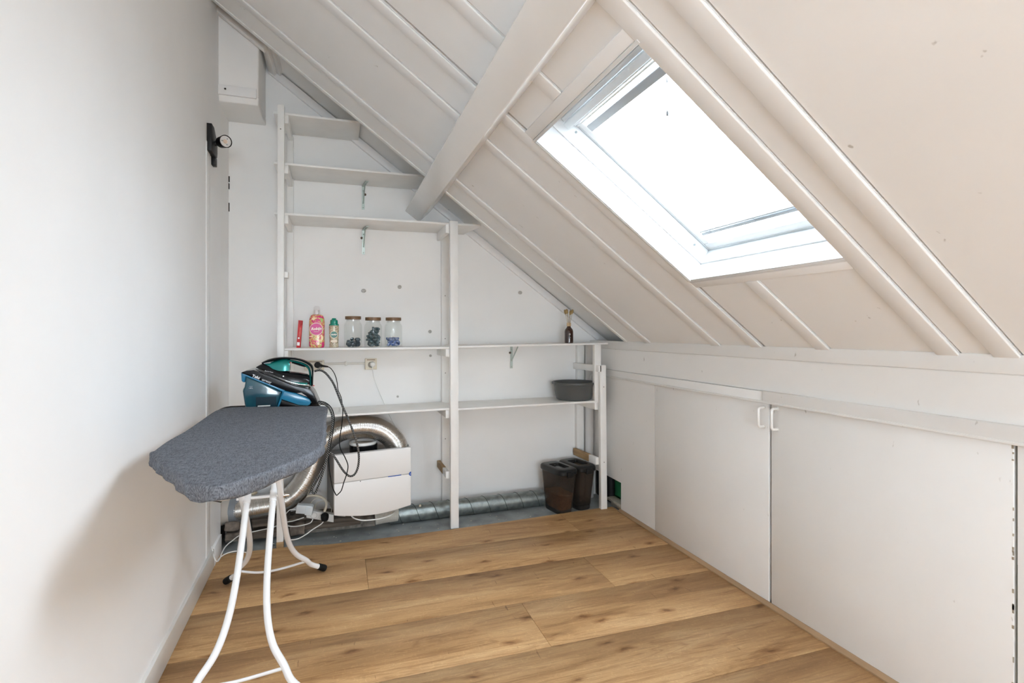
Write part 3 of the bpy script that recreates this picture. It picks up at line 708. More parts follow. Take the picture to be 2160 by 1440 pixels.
face(zbot, lambda t: zs-.0012, 0, .030, 'lower_cover', M_unit)
bd = MB().box((.012,.028,.0),(WU-.012,.30,1)); 
bd.v = [UP(p.x, p.y, .175 if p.z < .5 else ZT-.030) for p in bd.v]; bd.build('casing', M_unitg, un, bevel=.004)
MB().hexa([UP(.008,.03,ZT-.002),UP(WU-.05,.03,ZT-.002),UP(WU-.05,.034,ZT-.002),UP(.008,.034,ZT-.002),UP(.008,.03,ZT),UP(WU-.05,.03,ZT),UP(WU-.05,.034,ZT),UP(.008,.034,ZT)]).build('top_edge', M_unit, un)
MB().lathe(UP(.21,.17,ZT-.03), [(.085,0),(.085,.045),(.078,.047)], n=32).build('black_port', M_black, un)
MB().lathe(UP(.205,.17,ZT+.015), [(.078,0),(.082,.006),(.080,.018),(.070,.020),(.066,.006)], n=32, cap=False).build('white_port_ring', M_wplas, un)
MB().lathe(UP(.205,.17,ZT+.016), [(.066,0),(.066,.004)], n=32).build('port_disc', mat('beige_disc', (.62,.50,.38), .5), un)
MB().lathe(W(840,962,3.455), [(.073,-.06),(.073,.0)], n=30).build('duct_spigot', M_galv, un)
MB().box((0,0,0),(1,1,1), lambda p: UP(.318+p.x*.082, -.0012+p.y*.003, zs-.002+p.z*.004)).build('blue_stripe', M_blue, un)
eb = MB(); pol = [UP(WU-.0005, -.0012, zs)] ; cc = UP(WU-.0005, -.0014, zs)
pol = [cc + (ux*(-.0135*sin(q)) + Vector((0,0,.0135*cos(q)))) for q in [pi*i/14 for i in range(15)]]
eb.prism(pol, uy*.003).build('blue_emblem', M_blue, un)
text('emblem_mark', ')', .014, Matrix.Translation(UP(WU-.006,-.0022,zs)) @ Matrix.Rotation(an,4,'Z') @ Matrix.Rotation(pi/2,4,'X'), M_white, un)
MB().lathe(UP(.15,-.001,zs-.004), [(.003,0),(.002,-.001)], n=8, M=Matrix.Rotation(pi/2,4,'X')).build('clip_hole', M_gap, un)
# ribbed white hose under the unit
ph = resample(smooth([W(790,1085,3.46), W(800,1083,3.46), W(815,1080,3.46), W(838,1077,3.465)], 6), .003)
hs = MB().tube(ph, [.062+(.0022 if i%2 else 0) for i in range(len(ph))], n=26).build('ribbed_hose', mat('pale_ribbed_pvc', (.62,.61,.57), .45), None, loc=ph[0]); tag(hs, 'short ribbed pale hose under the ventilation unit', 'hose')
# long spiral galvanised duct along the wall
A, B = Vector((.33, 3.525, .046)), Vector((1.42, 3.555, .046))
gd = thing('spiral_duct', A, 'long galvanised spiral duct lying on the floor along the back wall', 'duct')
npt = 130; path = [A+(B-A)*(i/npt) for i in range(npt+1)]
RG = .056
MB().tube(path, RG, n=36).build('pipe', M_galv, gd)
hx = []
L = (B-A).length
for i in range(900):
    t = i/900*L; q = 2*pi*t/.122
    hx.append(A + (B-A).normalized()*t + Vector((0, cos(q)*(RG+.0004), sin(q)*(RG+.0004))))
MB().tube(hx, .0022, n=6).build('spiral_seam', mat('seam_steel', (.10,.11,.11), .5, metal=.6), gd)
MB().box((-.004,-.002,-.02),(.004,.002,.02), Matrix.Translation(W(886,1070,3.50)) @ Matrix.Rotation(.15,4,'Y')).box((-.007,-.002,.005),(.007,.002,.02), Matrix.Translation(W(886,1070,3.499))).build('sealant_smear', mat('cream_sealant', (.6,.53,.40), .8), gd, bevel=.002)

# vertical pipe in the far right corner and small hook bend
vp = MB().tube([(1.835,3.63,-.012),(1.835,3.63,1.148)], .032, n=24).build('corner_pipe', mat('white_painted_pipe', (.68,.68,.68), .4), None, loc=(1.835,3.63,0)); tag(vp, 'white painted vertical pipe in the corner behind the right shelf post', 'pipe')
hp = [W(1245,800,3.55), W(1246,794,3.55), W(1249,790,3.55), W(1255,789,3.56)]
hk = MB().tube(smooth(hp, 4), .0065, n=10).build('pipe_bend', M_wplas, None, loc=hp[0]); tag(hk, 'small white plastic pipe bend peeping out above the grey basin', 'pipe')

# ================================================================== RUBBLE BASE OF THE WALL
mas = thing('wall_footing', (.0, 3.55, 0), 'exposed rough brick and timber footing at the bottom of the back wall', 'footing', kind='structure')
def block(u0, v0, u1, v1, y, m, nm, dy=.2, tilt=0, x1=None):
    a = W(u0, v1, y); b = W(u1, v0, y)
    zb = max(a.z, -.010); 
    o = MB().box((a.x, y, zb), (b.x, YB, b.z)).build(nm, m, mas, bevel=.004, seg=1)
    bm = bmesh.new(); bm.from_mesh(o.data); bmesh.ops.triangulate(bm, faces=bm.faces[:])
    for _ in range(3):
        es = [e for e in bm.edges if e.calc_length() > .018]
        if es: bmesh.ops.subdivide_edges(bm, edges=es, cuts=1, use_grid_fill=True)
    bmesh.ops.triangulate(bm, faces=bm.faces[:])
    for v in bm.verts:
        q = v.co*30 + Vector((u0, v0, 0)); v.co += Vector((noise.noise(q), noise.noise(q+Vector((9,3,1))), noise.noise(q+Vector((4,7,2)))))*.0055
    bm.to_mesh(o.data); bm.free(); return o
block(474,1100,504,1122,3.45,M_rub,'brick'); block(474,1124,505,1141,3.445,M_rub,'brick')
block(506,1101,531,1140,3.50,mat('dark_rubble', (.045,.04,.035), .95, var=.5, vscale=20, bump=1), 'stone')
block(531,1092,584,1113,3.46,M_timb,'timber'); block(531,1115,590,1137,3.455,M_timb,'timber')
block(560,1085,608,1112,3.50,M_timb,'timber'); block(586,1113,611,1134,3.48,M_rub,'stone')
block(611,1103,643,1131,3.45,M_rub,'stone'); block(606,1090,660,1104,3.52,M_rub,'stone')
block(643,1089,760,1119,3.46,M_timb,'timber'); block(700,1086,800,1103,3.52,M_rub,'stone')
# mortar and dust between them
MB().box((-.63, 3.53, -.012), (.24, YB, .075)).build('mortar', mat('grey_mortar', (.27,.245,.215), .95, var=.5, vscale=30, bump=.8), mas)
# dust and paint flakes on the screed
random.seed(21); db = MB()
for i in range(70):
    x = random.uniform(-.5, 1.75); yy = random.uniform(3.33, 3.5) if x > .3 else random.uniform(3.33, 3.44); r = random.uniform(.001, .0045)
    db.lathe((x, yy, -.0118), [(r, 0), (r*.6, r*.5)], n=5, sx=random.uniform(.6,2))
tag(db.build('debris', mat('paint_flakes', (.62,.58,.5), .9), None), 'scattered paint flakes and crumbs on the grey floor strip', 'debris', kind='stuff')

# ================================================================== ELECTRICS
def plug_disc(loc, r=.02, d=.03, m=M_black, nm='plug', par=None):
    return MB().lathe(loc, [(r*.9,0),(r,.004),(r,d*.6),(r*.72,d),(r*.3,d+.002)], n=20, M=Matrix.Rotation(pi/2,4,'X')).build(nm, m, par)
def socket(x0, x1, z0, z1, label, n=1):
    so = thing('wall_socket', ((x0+x1)/2, YB, (z0+z1)/2), label, 'socket')
    MB().box((x0, YB-.032, z0), (x1, YB-.0005, z1)).build('housing', M_cream, so, bevel=.004, seg=3)
    for i in range(n):
        cx = x0 + (x1-x0)*(i+.5)/n; c = (cx, YB-.0325, (z0+z1)/2-.004)
        MB().lathe(c, [(.0235,0),(.0235,.006),(.0205,.006),(.0205,-.012)], n=24, M=Matrix.Rotation(pi/2,4,'X'), cap=False).build('socket_rim', M_cream, so)
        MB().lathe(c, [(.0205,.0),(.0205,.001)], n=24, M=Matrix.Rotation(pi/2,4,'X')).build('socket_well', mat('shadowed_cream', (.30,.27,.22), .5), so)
    MB().box((x0+.012, YB-.034, z1-.012), (x1-.012, YB-.031, z1-.006)).build('name_strip', mat('brown_strip', (.28,.20,.13), .5), so)
    return so
p, q = W(770,756,3.65), W(795,779,3.65)
socket(p.x, q.x, q.z, p.z, 'single cream wall socket with a white plug pushed into it')
p2, q2 = W(652,760,3.65), W(684,777,3.65)
socket(p2.x-.03, q2.x, q2.z-.01, p2.z, 'double cream wall socket half hidden behind the iron handle', 2)
zc = (W(725,767,3.66)).z
co = thing('cable_conduit', (.05, 3.67, zc), 'thin cream surface conduit joining the two wall sockets', 'conduit')
MB().tube([(q2.x, 3.668, zc+.002), (p.x, 3.668, zc)], .0075, n=12).build('tube', mat('painted_conduit', (.72,.70,.65), .5), co)
sc_ = W(730,767,3.66)
MB().box((sc_.x-.007, 3.655, zc-.014), (sc_.x+.007, YB, zc+.016)).build('saddle_clip', mat('painted_conduit', (.72,.70,.65), .5), co, bevel=.003)
# white plug and its lead going down behind the shelf
wp_ = W(786,768,3.63)
pl = plug_disc(Vector((wp_.x, YB-.033, wp_.z)), .019, .034, M_wplas); tag(pl, 'round white plug in the single cream socket', 'plug')
c1 = [W(786,770,3.61), W(786,780,3.62), W(790,800,3.655), W(800,826,3.665), W(812,853,3.668), W(822,876,3.668), W(833,898,3.66), W(845,925,3.58), W(848,950,3.5), W(846,975,3.46)]
cb_ = MB().tube(smooth(c1, 6), .0028, n=8).build('power_lead', M_wplas, None, loc=c1[0]); tag(cb_, 'thin white lead hanging from the single wall socket down to the ventilation unit', 'cable')

# power strip with adapter, black plug and leads
ps = thing('power_strip', W(675,1090,3.40), 'white multi-way power strip resting on the old timber behind the board legs', 'power strip')
a, b = W(646,1083,3.41), W(704,1093,3.385)
d = (b-a); dn = d.normalized(); upv = Vector((0,0,1)); nv = dn.cross(upv).normalized()
def PSM(p): return a + dn*p.x + Vector((0,0,1))*p.z + Vector((0,1,0))*p.y
MB().box((0,0,-.026),(d.length,.045,.022), PSM).build('housing', M_wplas, ps, bevel=.005, seg=3)
for k in (.045, .095):
    MB().lathe(PSM(Vector((k,-.001,-.002))), [(.0195,0),(.0195,-.002),(.016,-.002),(.016,.004)], n=22, M=Matrix.Rotation(-pi/2,4,'X'), cap=False).build('outlet_rim', mat('shade_white', (.62,.62,.6), .4), ps)
ad = thing('power_adapter', W(637,1077,3.37), 'light grey block power adapter plugged into the power strip', 'adapter')
a2 = W(623,1083,3.36)
MB().box((0,0,0),(.088,.05,.050), Matrix.Translation(a2) @ Matrix.Rotation(-.1,4,'Z') @ Matrix.Rotation(.14,4,'Y')).build('case', mat('pale_grey_plastic', (.60,.64,.66), .35), ad, bevel=.004, seg=3)
MB().box((.052,-.002,-.006),(.094,.052,.046), Matrix.Translation(a2) @ Matrix.Rotation(-.1,4,'Z') @ Matrix.Rotation(.14,4,'Y')).build('case_cap', mat('pale_grey_plastic', (.60,.64,.66), .35), ad, bevel=.003)
bp = thing('black_plug', W(685,1088,3.36), 'round black plug at the end of the thick cream hose cable', 'plug')
MB().lathe(W(685,1090,3.35), [(.0,-.024),(.019,-.020),(.023,-.004),(.023,.012),(.015,.020),(.0,.022)], n=20, sy=1.2).build('plug_body', M_rubber, bp, bevel=.001)
hc = smooth([W(684,1079,3.37), W(688,1068,3.38), W(688,1058,3.40), W(680,1049,3.42), W(665,1045,3.44), W(648,1046,3.46), W(632,1052,3.47)], 8)
o = MB().tube(hc, .0078, n=12).build('thick_cable', M_cream, None, loc=hc[0]); tag(o, 'thick cream coloured cable curling above the black plug', 'cable')
def cable(label, pix, r=.0028, m=M_wplas, nm='white_cable', n=8, grp=None):
    P = [W(*q) if len(q) == 3 else q[3] for q in pix]; c = smooth(P, n)
    o = MB().tube(c, r, n=8).build(nm, m, None, loc=c[0]); tag(o, label, 'cable', grp); return o
cable('thin white wire loops coiled above the power strip', [(652,1078,3.42),(655,1062,3.44),(665,1052,3.45),(680,1052,3.45),(696,1062,3.44),(699,1078,3.43),(690,1088,3.44),(672,1084,3.45),(664,1072,3.45),(670,1060,3.45),(684,1056,3.44)], .0018, M_cream)
cable('white lead running left from the power strip, the upper of two', [(641,1091,3.39),(620,1098,3.40),(600,1102,3.42),(575,1112,3.43),(548,1118,3.43),(520,1124,3.42)], .0028)
cable('white lead looping left under the power strip, the lower of two', [(660,1094,3.385),(655,1102,3.38),(640,1107,3.38),(622,1110,3.39),(606,1108,3.40),(600,1100,3.41)], .0030)
cable('white lead from the adapter curling over its left side', [(624,1074,3.37),(612,1075,3.38),(604,1082,3.39),(600,1090,3.40),(598,1104,3.41)], .0028)
cable('white lead from the black plug running down across the grey floor', [(682,1100,3.345),(676,1106,3.34),(660,1116,3.34),(645,1127,3.335),(628,1136,3.33),(612,1138,3.33),(600,1136,3.345)], .0030)
cable('white wire looping under the ventilation unit', [(740,1086,3.30),(748,1093,3.29),(765,1097,3.285),(785,1096,3.285),(805,1093,3.30),(822,1087,3.33),(832,1080,3.38)], .0040)
cable('white wire between power strip and ventilation unit', [(704,1085,3.40),(715,1087,3.38),(728,1088,3.34)], .003)
# pair of white leads in the left corner on the floor
cable('white lead arching from the baseboard up towards the footing', [(447,1152,3.13),(449,1166,3.13),(453,1178,3.135),(458,1184,3.14),(463,1179,3.17),(468,1166,3.22),(476,1152,3.28),(490,1140,3.33),(505,1129,3.39),(520,1124,3.42)], .0030)
cable('second white lead on the floor, curving right behind the board legs', [(458,1184,3.15),(466,1174,3.19),(480,1166,3.22),(498,1162,3.24),(515,1164,3.235),(530,1168,3.22)], .0030)
# flat cable cover on the left wall
yc0, yc1 = 3.020, 3.110
rw = MB().hexa([(XL(yc0)-.002,yc0,.10),(XL(yc0)+.0025,yc0,.10),(XL(yc1)+.0025,yc1,.10),(XL(yc1)-.002,yc1,.10),(XL(yc0)-.002,yc0,2.22),(XL(yc0)+.0025,yc0,2.22),(XL(yc1)+.0025,yc1,2.22),(XL(yc1)-.002,yc1,2.22)])
rw = rw.build('cable_cover', M_wall, None, bevel=.001, loc=(XL(3.06), 3.06, .1)); tag(rw, 'flat white vertical cable cover below the black spotlight', 'cable cover')

# ---- spotlight
sp = thing('spotlight', (XL(3.1), 3.1, 2.25), 'small black adjustable spotlight high on the left wall', 'lamp')
xw = XL(3.12)
MB().prism([(xw-.002,3.04,2.175),(xw-.002,3.04,2.315),(xw-.002,3.10,2.315),(xw-.002,3.18,2.255),(xw-.002,3.18,2.20),(xw-.002,3.17,2.175)], (.026,0,0)).build('wall_plate', M_blackm, sp, bevel=.002)
MB().box((xw-.002,3.15,2.135),(xw+.018,3.20,2.18)).build('plate_foot', M_blackm, sp, bevel=.002)
hd1 = Vector((-.543,3.06,2.236)); hd0 = hd1 - Vector((.55,-.80,-.10)).normalized()*.05
MB().tube([(xw+.02,3.11,2.236),hd0], .008, n=12).build('arm', M_blackm, sp)
MB().tube([(xw+.022,3.11,2.232),(xw+.032,3.11,2.236)], .012, n=14).build('joint', M_blackm, sp)
ax = (hd1-hd0).normalized()
MB().alathe(hd1, ax, [(.0,-.064),(.020,-.062),(.028,-.052),(.031,-.01),(.032,.0),(.0288,.0),(.0285,-.018),(.0,-.019)]).build('head', M_blackm, sp)
lamp = MB().alathe(hd1, ax, [(.0282,-.012),(.0278,-.003),(.024,-.0025),(.012,-.006),(.0,-.006)]).build('reflector', mat('satin_reflector', (.80,.78,.76), .25, metal=.3), sp)
MB().alathe(hd1, ax, [(.011,-.006),(.009,-.002),(.0,-.0015)], n=14).build('led_chip', mat('led_amber', (.72,.55,.42), .4), lamp)
for q in (0, 2.1, 4.2):
    s1 = ax.cross(Vector((0,0,1))).normalized(); s2 = ax.cross(s1)
    c = hd1 + s1*.017*cos(q) + s2*.017*sin(q); MB().tube([c-ax*.004, c-ax*.0015], .0035, n=8).build('reflector_pin', mat('grey_pin', (.3,.3,.28), .5), lamp)

# ================================================================== IRONING BOARD
ZB = .885
out_px = [(317,954),(325,950),(354,929),(393,907),(424,886),(452,867),(471,861),(494,858),(553,857),(620,856.5),(684,856),(687,862),(686,880),(684,907),(679,935),(660,952),(611,974),(562,993),(514,1009),(467,1022),(436,1023),(395,1018),(382,1009),(364,991),(338,972)]
OL = smooth([WZ(u, v, ZB) for u, v in out_px], 10, closed=True)
def resamp_closed(P, n):
    Q = P+[P[0]]; Ls = [0]
    for a, b in zip(Q, Q[1:]): Ls.append(Ls[-1]+(b-a).length)
    out = []; j = 0
    for i in range(n):
        t = Ls[-1]*i/n
        while Ls[j+1] < t: j += 1
        out.append(Q[j].lerp(Q[j+1], (t-Ls[j])/(Ls[j+1]-Ls[j])))
    return out
NB = 640
OL = resamp_closed(OL, NB)
cen = Vector((sum(p.x for p in OL)/NB, sum(p.y for p in OL)/NB, ZB))
ib = thing('ironing_board', (cen.x, cen.y, 0), 'ironing board with grey denim cover and white splayed tube legs', 'ironing board')
def outn(i):
    t = (OL[(i+4) % NB]-OL[i-4]).normalized(); n = Vector((t.y, -t.x, 0))
    return n*SGN
SGN = -1 if sum(a.x*b.y-b.x*a.y for a, b in zip(OL, OL[1:]+OL[:1])) < 0 else 1
cv = MB(); rings = []
random.seed(4)
def ring(off, dz, ruf=0, rz=0, fr=1.0):
    vs = []
    for i, p in enumerate(OL):
        w1 = noise.noise(Vector((i*.075*fr, 0, 3.1))) ; w2 = noise.noise(Vector((i*.17*fr + dz*9, 1.3+dz*16, 7.7)))
        near = 1.0 if p.y < 2.3 else .5
        vs.append(p + outn(i)*(off + ruf*(w1*.6+w2)*near) + Vector((0,0,dz + rz*(w1+.5*w2)*near)))
    return vs
for k in range(10):
    f = .0+k/9*.97
    vs = [cen.lerp(p, f) + Vector((0,0, .003*noise.noise(Vector((p.x*f*6, p.y*f*4, 1))) - .0015)) for p in OL]
    rings.append(vs)
rings += [ring(-.003,-.0006), ring(.001,-.003,.0006), ring(.003,-.008,.002), ring(.0035,-.016,.006,.0), ring(.003,-.026,.010,.002), ring(.0,-.036,.013,.006), ring(-.005,-.043,.012,.012), ring(-.035,-.040,.006,.008)]
for r in rings: cv.v += r
for a in range(len(rings)-1):
    for i in range(NB):
        j = (i+1) % NB; cv.f.append((a*NB+i, a*NB+j, (a+1)*NB+j, (a+1)*NB+i)); cv.sm.append(True)
cov = cv.build('cover', M_denim, ib, sharp=75)
# drawstring hem
bp_ = MB(); pr = [cen + (p-cen)*.925 for p in OL[::4]]
bp_.prism([p+Vector((0,0,-.044)) for p in pr], (0,0,.014)).build('board_plate', M_wtube, ib)
fr_ = MB(); fp = [cen + (p-cen)*.915 + Vector((0,0,-.050)) for p in OL[::4]]; fp.append(fp[0]); fr_.tube(fp, .007, n=8, caps=False).build('frame', M_wtube, ib)
for u, v, sc in ((434,1052,1),(451,1054,1.2)):
    p = WZ(u, v, .80)
    MB().lathe(p, [(.0,-.004),(.010,-.002),(.011,.004),(.0,.006)], n=12, sx=1.9*sc, sy=.7, M=Matrix.Rotation(.7,4,'Z') @ Matrix.Rotation(.5,4,'Y')).build('cord_toggle', M_rubber, ib)
p = W(557, 857, 2.865)
MB().box((p.x-.025, OL[0].y*0+2.835, ZB-.002), (p.x+.03, 2.853, ZB+.0012)).build('brand_tag', M_wplas, ib)
# legs: two pairs of tubes crossing at a pivot rod
RL = .0125
PV = Vector((-.297, 2.43, .555))
def legpath(x_top, x_foot, far):
    sg = 1 if far else -1; m = .9 if far else 1.0
    pts = []
    d = 1 if x_foot > x_top else -1
    for z, x in ((.835, x_top), (.7, x_top), (.555, x_top), (.42, x_top), (.30, x_top+d*.004), (.215, x_top+d*.016), (.15, x_top+d*.040), (.10, x_top+d*.080), (.060, (x_top+x_foot)/2+d*.022), (.018, x_foot)):
        pts.append(Vector((x, PV.y + sg*(PV.z-z)*m, z)))
    return smooth(pts, 6)
lp = MB()
ff = {}
for far, xt, xf in ((1,-.223,-.060),(1,-.371,-.515),(0,-.252,-.075),(0,-.352,-.525)):
    P = legpath(xt, xf, far)
    lg = MB().tube(P, RL, n=18).build('leg', M_wtube, ib)
    e = P[-1]; t = (P[-1]-P[-2]).normalized()
    MB().tube([e-t*.038, e-t*.034, e-t*.004, e+t*.006, e+t*.010], [RL+.0008, RL+.004, RL+.0045, RL+.003, RL*.6], n=18).build('rubber_foot', M_rubber, lg)
    ff[(far, xt)] = P
MB().tube([(-.392, PV.y, PV.z), (-.198, PV.y, PV.z)], .006, n=12).build('pivot_rod', M_wtube, ib)
MB().tube([(-.212, PV.y, PV.z), (-.205, PV.y, PV.z), (-.2045, PV.y, PV.z), (-.190, PV.y, PV.z)], [.010,.010,.007,.006], n=14).build('pivot_bolt', M_chrome, ib)
for x in (-.352, -.252): MB().tube([(x, PV.y+.018, PV.z+.018), (x, PV.y-.018, PV.z-.018)], RL+.0022, n=18).build('pivot_sleeve', M_wtube, ib)
def at_z(P, z): return min(P, key=lambda p: abs(p.z-z))
a, b = at_z(ff[(1,-.371)], .085), at_z(ff[(1,-.223)], .09)
st = smooth([a, a.lerp(b,.3)+Vector((0,-.012,-.018)), a.lerp(b,.6)+Vector((0,-.012,-.016)), b], 6)
MB().tube(st, .0058, n=10).build('stretcher', M_wtube, ib)
a, b = at_z(ff[(0,-.352)], .085), at_z(ff[(0,-.252)], .09)
MB().tube(smooth([a, a.lerp(b,.4)+Vector((0,.012,-.018)), b], 6), .0058, n=10).build('stretcher', M_wtube, ib)
# iron rest behind the far edge
rs = MB(); zr0 = .848
rr = [(-.545,2.885),(-.50,2.875),(-.12,2.875),(-.06,2.885),(-.05,2.93),(-.05,3.05),(-.08,3.115),(-.14,3.125),(-.48,3.125),(-.54,3.115),(-.56,3.06),(-.562,2.93)]
RR = smooth([(x,y,zr0) for x, y in rr], 4, closed=True); RR.append(RR[0])
rs.tube(RR, .0065, n=8, caps=False)
for x in (-.40, -.30, -.20): rs.tube([(x,2.86,zr0-.004),(x,3.12,zr0-.004)], .004, n=8)
for x in (-.42, -.17): rs.tube([(x,2.60,.82),(x,2.88,zr0-.004)], .006, n=8)
rs.build('iron_rest', M_blackm, ib)

# ================================================================== STEAM STATION WITH IRON
YS = 2.895   # front face
def C(x, y, yy=YS): return W(480+x/7.2, 730+y/7.2, yy)
gs = thing('steam_iron_station', (-.3, 3.0, .857), 'blue and black steam generator iron standing behind the ironing board', 'steam iron')
def slab(nm, pts, y0, y1, m, bev=.006, seg=3, par=None, sharp=40):
    P = [C(x, y) for x, y in pts]
    for p in P: p.y = y0
    return MB().prism(P, (0, y1-y0, 0)).build(nm, m, par or gs, bevel=bev, seg=seg, sharp=sharp)
def SZ(pts): return [(x, y) for x, y in pts]
B0 = 960
tank = slab('water_tank', [(275,440),(262,560),(250,625),(222,660),(238,770),(268,B0-5),(735,B0-5),(760,910),(835,690),(560,560)], YS, YS+.20, M_bluetr, .012, 4)
MB().box((0,0,0),(1,1,1), lambda p: Vector((C(430,820).x+(C(740,900).x-C(430,820).x)*p.x, YS-.0006+.001*p.y, C(740,940).z+(C(430,775).z-C(740,940).z)*p.z))).build('dark_insert', mat('dark_tank_panel', (.004,.022,.035), .2), tank)  # darker petrol panel on the tank front
slab('tank_handle', [(197,405),(205,535),(225,548),(258,556),(272,470),(300,452),(235,415)], YS+.012, YS+.19, M_bluebd, .006)
slab('blue_band', [(232,413),(205,398),(272,452),(560,568),(835,688),(742,955),(768,955),(866,690),(872,668),(560,545)], YS-.004, YS+.195, M_bluebd, .0025, 2)
slab('lower_base', [(764,B0),(812,800),(1085,890),(1262,896),(1405,900),(1405,B0)], YS+.010, YS+.20, M_black, .006)
slab('clip_bar', [(812,800),(842,688),(870,676),(1040,716),(1190,772),(1255,808),(1268,850),(1255,885),(1215,902),(1085,893)], YS-.010, YS+.205, M_bluebd, .006, 3)
slab('upper_body', [(200,402),(292,372),(400,362),(620,440),(1000,590),(1150,625),(1248,640),(1312,720),(1362,830),(1395,905),(1266,902),(1275,850),(1262,805),(1195,766),(1040,708),(872,668),(560,547),(290,428),(232,412)], YS-.006, YS+.21, M_black, .007, 4)
MB().hexa([C(1052,712,YS-.0068),C(1120,705,YS-.0068),C(1210,765,YS-.0068),C(1150,748,YS-.0068)]+[C(1052,712,YS-.005),C(1120,705,YS-.005),C(1210,765,YS-.005),C(1150,748,YS-.005)]).build('control_panel_glare', mat('grey_glare_and_button', (.45,.45,.44), .15), gs)  # pale grey patch painting the glare on the control panel
# lettering on the station
def ang(x0,y0,x1,y1): a, b = C(x0,y0), C(x1,y1); return math.atan2(b.z-a.z, b.x-a.x)
rt = ang(380,450,640,545)
text('lettering', 'Tefal', .0185, face_cam(C(432,468,YS-.0066), rt) , M_white, gs, bold=.0004)
text('lettering', 'careasy', .0155, face_cam(C(592,528,YS-.0066), rt), mat('grey_print', (.42,.42,.42), .5), gs, bold=.0005)
text('lettering', '1.8 L', .0095, face_cam(C(352,636,YS-.0008)), M_white, tank)
MB().box((-.007,0,-.0004),(.007,.0008,.0004), Matrix.Translation(C(356,610,YS-.0008))).build('level_line', M_white, tank)
# hose clip at the rear
MB().tube(smooth([C(1345,838,YS+.02),C(1310,830,YS),C(1296,850,YS-.004),C(1312,875,YS),C(1350,870,YS+.02)], 5), .0016, n=8).build('clip_ring', M_chrome, gs)

# the iron on top
ir = thing('iron', C(850,560,YS+.08), 'glossy black and teal steam iron resting on its base station', 'iron')
YI0, YI1 = YS+.045, YS+.155
def slabi(nm, pts, y0, y1, m, bev=.006, seg=3, sharp=40):
    P = [C(x, y) for x, y in pts]
    for p in P: p.y = y0
    return MB().prism(P, (0, y1-y0, 0)).build(nm, m, ir, bevel=bev, seg=seg, sharp=sharp)
# soleplate and skirts taper to the nose: built as lofted outline sections
def loft(nm, top, bot, hw, m, n=10, bev=0):
    "top/bot: px profiles sampled left to right; hw: half widths"
    b = MB(); k = len(top)
    for i in range(k):
        a = C(*top[i]); c = C(*bot[i]); ym = YS+.100; h = hw[i]
        for j in range(2*n+1):
            q = pi*j/(2*n); yy = ym - h*cos(q)*1.0
            b.v.append(Vector((c.x+(a.x-c.x)*sin(q), yy, c.z+(a.z-c.z)*(sin(q)**.6 if sin(q) > 0 else 0))))
    r = 2*n+1
    for i in range(k-1):
        for j in range(2*n): b.f.append((i*r+j, i*r+j+1, (i+1)*r+j+1, (i+1)*r+j)); b.sm.append(True)
        b.f.append((i*r+2*n, i*r, (i+1)*r, (i+1)*r+2*n)); b.sm.append(False)
    b.f.append(tuple(range(r))); b.f.append(tuple((k-1)*r+j for j in range(r))[::-1]); b.sm += [False]*2
    return b.build(nm, m, ir, sharp=50)
top = [(386,338),(440,305),(510,268),(600,300),(660,345),(760,375),(860,392),(960,405),(1060,415),(1200,440),(1245,480)]
bot = [(392,345),(450,362),(520,385),(610,420),(680,447),(775,487),(870,525),(960,556),(1060,580),(1180,590),(1235,600)]
hw = [.004,.018,.030,.040,.046,.052,.055,.056,.055,.052,.045]
loft('body', top, bot, hw, M_black)
sol = MB(); 
for i in range(len(bot)):
    c = C(*bot[i]); h = hw[i]+.003
    for yy, dz in ((-h,0),(h,0),(h,-.0035),(-h,-.0035)): sol.v.append(Vector((c.x, YS+.100+yy, c.z+dz)))
for i in range(len(bot)-1):
    for j in range(4): sol.f.append((i*4+j, i*4+(j+1)%4, i*4+4+(j+1)%4, i*4+4+j)); sol.sm.append(False)
sol.f += [(0,1,2,3), tuple(len(sol.v)-4+j for j in range(4))[::-1]]; sol.sm += [False]*2
sol.build('soleplate', M_chrome, ir)
loft('side_flash', [(930,540),(1000,538),(1100,540),(1205,548)], [(955,552),(1010,572),(1100,590),(1205,597)], [.0565,.058,.058,.056], M_teal)
# nose cover and teal shoulder
loft('shoulder', [(470,300),(520,268),(600,262),(700,232),(800,205),(880,200),(925,215)], [(475,305),(560,318),(650,365),(740,385),(810,392),(870,388),(925,385)], [.006,.020,.028,.032,.035,.036,.030], M_teal)
# trim the opening: handle arch
def arch(nm, pts, rz, ry, m):
    P = smooth([C(x, y, YS+.100) for x, y in pts], 6); k = len(P)
    def it(a): 
        return [a[min(int(i/(k-1)*(len(a)-1)), len(a)-2)] + (a[min(int(i/(k-1)*(len(a)-1)), len(a)-2)+1]-a[min(int(i/(k-1)*(len(a)-1)), len(a)-2)])*((i/(k-1)*(len(a)-1))-min(int(i/(k-1)*(len(a)-1)), len(a)-2)) for i in range(k)]
    return MB().tube(P, it(rz), n=20, rb=it(ry), up=(0,1,0)).build(nm, m, ir)
